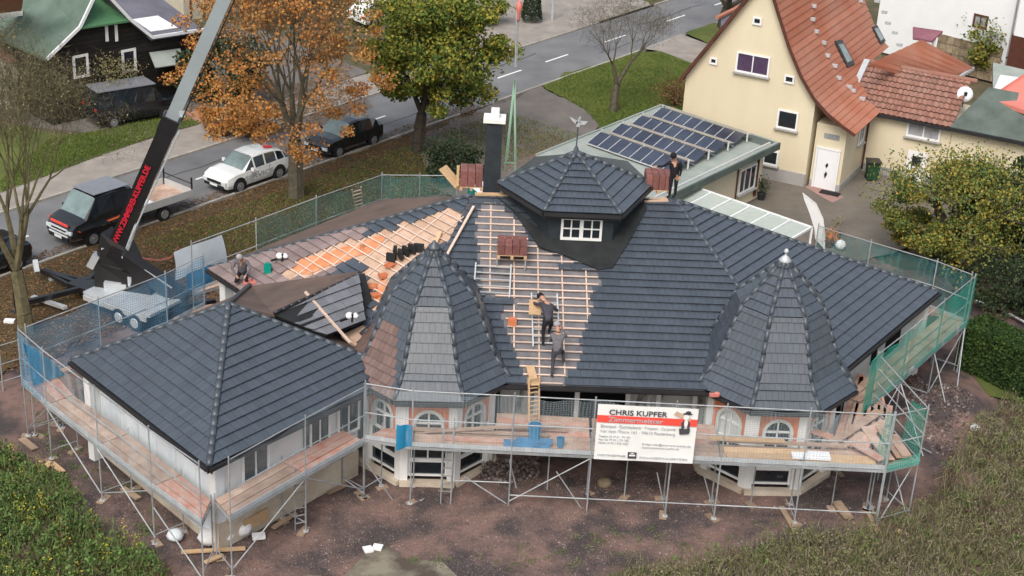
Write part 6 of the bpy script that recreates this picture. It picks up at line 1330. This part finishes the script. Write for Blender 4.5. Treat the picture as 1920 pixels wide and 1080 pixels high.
P = clumps(WR, 120, 90, .24, .9); cloud('green_undergrowth', P, RNG.uniform(.03, .11, len(P)), 'leaf_weed', label='green clumps among the dry undergrowth in the lower right corner', cat='undergrowth')
P = sample(WL, 2500); P[:, 2] += RNG.uniform(.2, .9, len(P)); cloud('weed_stalks', P, RNG.uniform(.03, .05, len(P)), 'leaf_weed', label='weed stalks rising in the lower left corner', cat='weeds', aspect=8, upv=1.6)
def strip(t0, t1, o0, o1, n, z): t = RNG.uniform(t0, t1, n); o = RNG.uniform(o0, o1, n); return np.stack([RP.x+RD.x*t+RN.x*o, RP.y+RD.y*t+RN.y*o, np.full(n, z)], 1)
P = strip(-12, 29, .3, 7.5, 30000, .09); cloud('fallen_leaves', P, RNG.uniform(.05, .13, len(P)), 'litter', label='fallen autumn leaves covering the verge along the street', cat='leaves', flat=.85)
P = strip(-6, 30, -.9, .25, 5000, .03); cloud('fallen_leaves', P, RNG.uniform(.05, .12, len(P)), 'litter', label='fallen leaves gathered along the gutter of the street', cat='leaves', flat=.85)
P = sample([(-30, 520), (150, 480), (330, 470), (420, 560), (150, 640), (-30, 680)], 15000, .05); cloud('fallen_leaves', P, RNG.uniform(.05, .12, len(P)), 'litter', label='fallen leaves around the foot of the mossy tree and crane', cat='leaves', flat=.85)
P = sample([(380, 235), (640, 120), (700, 200), (560, 245), (400, 262)], 7000, .12); cloud('fallen_leaves', P, RNG.uniform(.06, .14, len(P)), 'litter', label='fallen leaves across the far pavement and driveway', cat='leaves', flat=.85)
P = strip(4, 30, 1.5, 7, 16000, .12); P[:, 2] += RNG.uniform(0, .08, len(P)); cloud('verge_grass', P, RNG.uniform(.03, .05, len(P)), 'grass', label='patchy grass growing through the leaves of the verge', cat='grass', aspect=3, upv=1)
for poly, n, lb in (([(1018, 164), (1065, 142), (1190, 102), (1240, 100), (1296, 120), (1310, 190), (1235, 226), (1128, 240), (1095, 205)], 26000, 'short grass of the lawn triangle by the street'), ([(0, 340), (90, 262), (200, 242), (330, 212), (378, 232), (300, 252), (150, 306), (0, 362)], 22000, 'grass of the garden lawn before the timber house')):
    P = sample(poly, n, .11); P[:, 2] += RNG.uniform(0, .06, n); cloud('lawn_grass', P, RNG.uniform(.035, .06, n), 'grass', label=lb, cat='grass', aspect=2.5, upv=1)
DP = [(60, 700), (700, 940), (1250, 960), (1700, 960), (1560, 1130), (280, 1130), (200, 1010), (60, 860)]
P = sample([(60, 830), (700, 900), (1300, 880), (1720, 900), (1640, 1000), (1250, 1060), (1000, 1100), (280, 1100), (200, 1010), (100, 900)], 60000, .0); P[:, 2] = [gully(a, c)+.01 for a, c in P[:, :2]]
cloud('gravel_stones', P, RNG.uniform(.015, .05, len(P))*(1+1.2*(RNG.random(len(P)) > .96)), 'stones', label='small stones scattered over the site ground', cat='stones', flat=.3)
P = sample([(900, 880), (1010, 865), (1010, 900), (940, 920), (900, 905)], 900, .0); P[:, 2] = [gully(a, c)+RNG.uniform(0, .15) for a, c in P[:, :2]]; cloud('rubble', P, RNG.uniform(.06, .2, len(P)), 'stones', label='heap of rubble under the front scaffold', cat='rubble')
P = sample([(1700, 700), (1830, 760), (1780, 860), (1690, 800)], 1500, .1); P[:, 2] = [gully(a, c)+RNG.uniform(0, .05) for a, c in P[:, :2]]; cloud('soil_clods', P, RNG.uniform(.05, .16, len(P)), 'stones', label='clods on the soil heap below the green net', cat='soil')
def spots(poly, nc, per, rad, hm, m, name, label, cat, lo, hi, z0=0.0): P = clumps(poly, nc, per, rad, hm); P[:, 2] += z0; cloud(name, P, RNG.uniform(lo, hi, len(P)), m, label=label, cat=cat)
mat('leaf_straw', (0, 0, 0), .9, cols=[(.12, .10, .06), (.20, .165, .11), (.28, .24, .16), (.16, .12, .085)], scale=1)
mat('leaf_rust', (0, 0, 0), .9, cols=[(.05, .035, .025), (.09, .055, .035), (.13, .075, .045), (.07, .06, .03)], scale=1)
mat('flower_yellow', (0, 0, 0), .8, cols=[(.30, .26, .03), (.45, .38, .04), (.2, .2, .03)], scale=1)
spots(WR, 85, 150, .3, 1.2, 'leaf_straw', 'straw_weeds', 'straw coloured dead weeds standing in the lower right undergrowth', 'weeds', .02, .07)
spots(WR, 110, 110, .28, .9, 'leaf_rust', 'brown_weeds', 'rusty brown weeds in the lower right undergrowth', 'weeds', .03, .09)
spots(WL, 60, 120, .25, 1.1, 'leaf_rust', 'brown_weeds', 'brown withered weeds in the lower left corner', 'weeds', .03, .1)
spots(WL, 34, 60, .13, 1.35, 'flower_yellow', 'yellow_flowers', 'yellow flowering stalks in the lower left corner', 'flowers', .03, .08, .15)
spots([(150, 700), (60, 720), (60, 850), (180, 930), (320, 1040), (300, 960), (170, 850)], 40, 40, .15, .25, 'leaf_weed', 'low_weeds', 'low weeds sprouting from the soil beside the left scaffold', 'weeds', .03, .08)
spots([(900, 1000), (1300, 990), (1560, 940), (1400, 1010), (1050, 1070), (700, 1060)], 60, 30, .12, .2, 'leaf_weed', 'low_weeds', 'sparse low weeds on the soil before the banner', 'weeds', .03, .07)
# seams and repairs in the road surface
mat('tar', (.06, .062, .066), .8, .2, 3)
for t0, t1, o0, w_ in ((30, 41, -4.3, .12), (44, 49, -1.6, .1), (5, 16, -4.0, .1), (52, 60, -3.6, .12), (20, 27, -1.9, .09)):
    b = MB(); pr = None
    for k in range(13):
        t = t0+(t1-t0)*k/12; oo = o0+.25*noise.noise(V((t*.6, o0, 0))); q = (rd(t, oo, .005), rd(t, oo+w_*(1+.5*noise.noise(V((t*2, 0, o0)))), .005))
        if pr: b.face([pr[0], q[0], q[1], pr[1]])
        pr = q
    b.build('road_seam', 'tar', kind='structure')
# loose things on the ground
def gboard(x0, y0, x1, y1, w_, m, label, z=.1): a, c = at(x0, y0, z), at(x1, y1, z); MB().beam(a, c, w_, .05).build('ground_board', m, org=a, label=label, cat='board', group='boards lying on the site ground')
for a in ((40, 822, 66, 842, .25, 'old_wood', 'short board at the far left scaffold foot'), (60, 900, 96, 866, .22, 'wood', 'orange board pointing away from the left scaffold feet'), (97, 868, 118, 885, .2, 'wood', 'short board crossing behind the orange one'), (340, 1035, 460, 1028, .16, 'wood', 'long yellow beam lying before the front corner poles'), (384, 1055, 418, 1040, .16, 'wood', 'short board below the long yellow beam'), (230, 915, 260, 935, .22, 'old_wood', 'pale board beside the left wall base'), (1568, 940, 1592, 972, .34, 'old_wood', 'brown board below the second turret on the soil'), (1465, 950, 1492, 998, .18, 'old_wood', 'narrow board at the pole foot right of the second turret'), (1628, 960, 1648, 1000, .2, 'old_wood', 'board under the right corner poles'), (1415, 880, 1425, 895, .3, 'old_wood', 'square block beside the second turret base'), (615, 925, 650, 908, .16, 'old_wood', 'board leaning at the inner corner wall'), (512, 990, 555, 962, .16, 'old_wood', 'board near the ladder foot of the left corner'), (1568, 882, 1580, 893, .16, 'old_wood', 'small offcut under the corner deck')): gboard(*a)
def lump(x, y, s, m, name, label, cat, z=.1):
    p = at(x, y, z); b = MB(); b.lathe(p, [(.05*s, -.3*s), (.42*s, -.22*s), (.5*s, 0), (.4*s, .22*s), (.15*s, .33*s)], 9); b.v = [(v[0]+.08*s*noise.noise(V(v)*6), v[1]+.08*s*noise.noise(V(v)*5+V((3, 3, 3))), v[2]+.06*s*noise.noise(V(v)*7)) for v in b.v]; b.build(name, m, org=p, label=label, cat=cat, smooth=True)
lump(328, 1003, .55, 'tarp', 'plastic_bundle', 'white plastic bundle lying at the left front poles', 'bundle', .2)
for i, (x, y) in enumerate(((392, 1005), (420, 1000), (452, 988))): lump(x, y, .75, 'wall_white', 'sand_bag', ['white bulk bag nearest the corner pole', 'middle white bulk bag at the left block corner', 'right hand white bulk bag by the yellow board'][i], 'bag', .3)
lump(1133, 905, .55, 'stone', 'boulder', 'pale flat boulder under the banner', 'stone', .05); lump(1828, 802, .4, 'white_wall', 'plastic_scrap', 'white plastic scrap on the soil at the right', 'scrap', .15)
lump(1685, 997, .25, 'wood', 'wood_block', 'pale wood block in the undergrowth below the corner', 'block', .15)
for i, (x, y, z) in enumerate(((690, 1030, .08), (708, 1026, .08))): MB().box(at(x, y, z), (.28, .3, .07), Matrix.Rotation(.4+i, 3, 'Z')).build('paper_scrap', 'white_wall', org=at(x, y, z), label=['left one of two white scraps before the site', 'right one of two white scraps before the site'][i], cat='scrap')
for i, (x, y) in enumerate(((18, 602), (485, 1005), (510, 965))): MB().box(at(x, y, .12), (.4, .25, .12), Matrix.Rotation(.3*i, 3, 'Z')).build('paper_scrap', 'white_wall', org=at(x, y, .1), label=['white sack lying left of the mossy tree', 'white offcut before the left block', 'white offcut beside the scaffold ladder'][i], cat='scrap')
p = at(891, 330, .06); o = root('toilet_cabin', p, 'green portable toilet cabin with white roof behind the pallet', 'cabin')
top = aty(890, 300, p.y); hh = 2.2; M = Matrix.Rotation(.5, 3, 'Z'); pc = aty(893, 297, 63.0); pc.z = 0; pc = at(897, 378, 0); 
pc = V((-1.55, 66.4, 0)); MB().box(pc+V((0, 0, 1.1)), (1.1, 1.1, 2.2), M).build('cabin', 'teal', o); b = MB(); b.solid([M @ V(q)+pc for q in ((-.6, -.6, 2.2), (.6, -.6, 2.2), (.6, .6, 2.2), (-.6, .6, 2.2), (-.45, -.1, 2.5), (.45, -.1, 2.5))], [(0, 1, 5, 4), (1, 2, 5), (2, 3, 4, 5), (3, 0, 4), (3, 2, 1, 0)]); b.build('roof', 'white_wall', o)
o['_l'] = [p.x, p.y, p.z]
# left site fence
FN = root('site_fence', at(0, 700), 'wire mesh site fence at the left edge', 'fence'); b0 = at(-30, 745); b1_ = at(42, 722)
for t in (0, .5, 1): q = b0.lerp(b1_, t); MB().tube(q, q+V((0, 0, 1.9)), .03, 6).build('post', 'steel', FN)
for z in (.4, 1.1, 1.85): MB().tube(b0+V((0, 0, z)), b1_+V((0, 0, z)), .02, 5).build('rail', 'steel', FN)
# barrier tape by the crane
b = MB(); P_ = [at(x, y, z) for x, y, z in ((235, 478, .8), (270, 485, .6), (300, 488, .55), (322, 482, .8), (335, 462, .9))]
for a, c in zip(P_, P_[1:]): b.beam(a, c, .02, .07)
b.build('barrier_tape', 'pink_roof', org=P_[0], label='red and white barrier tape strung behind the crane', cat='tape')
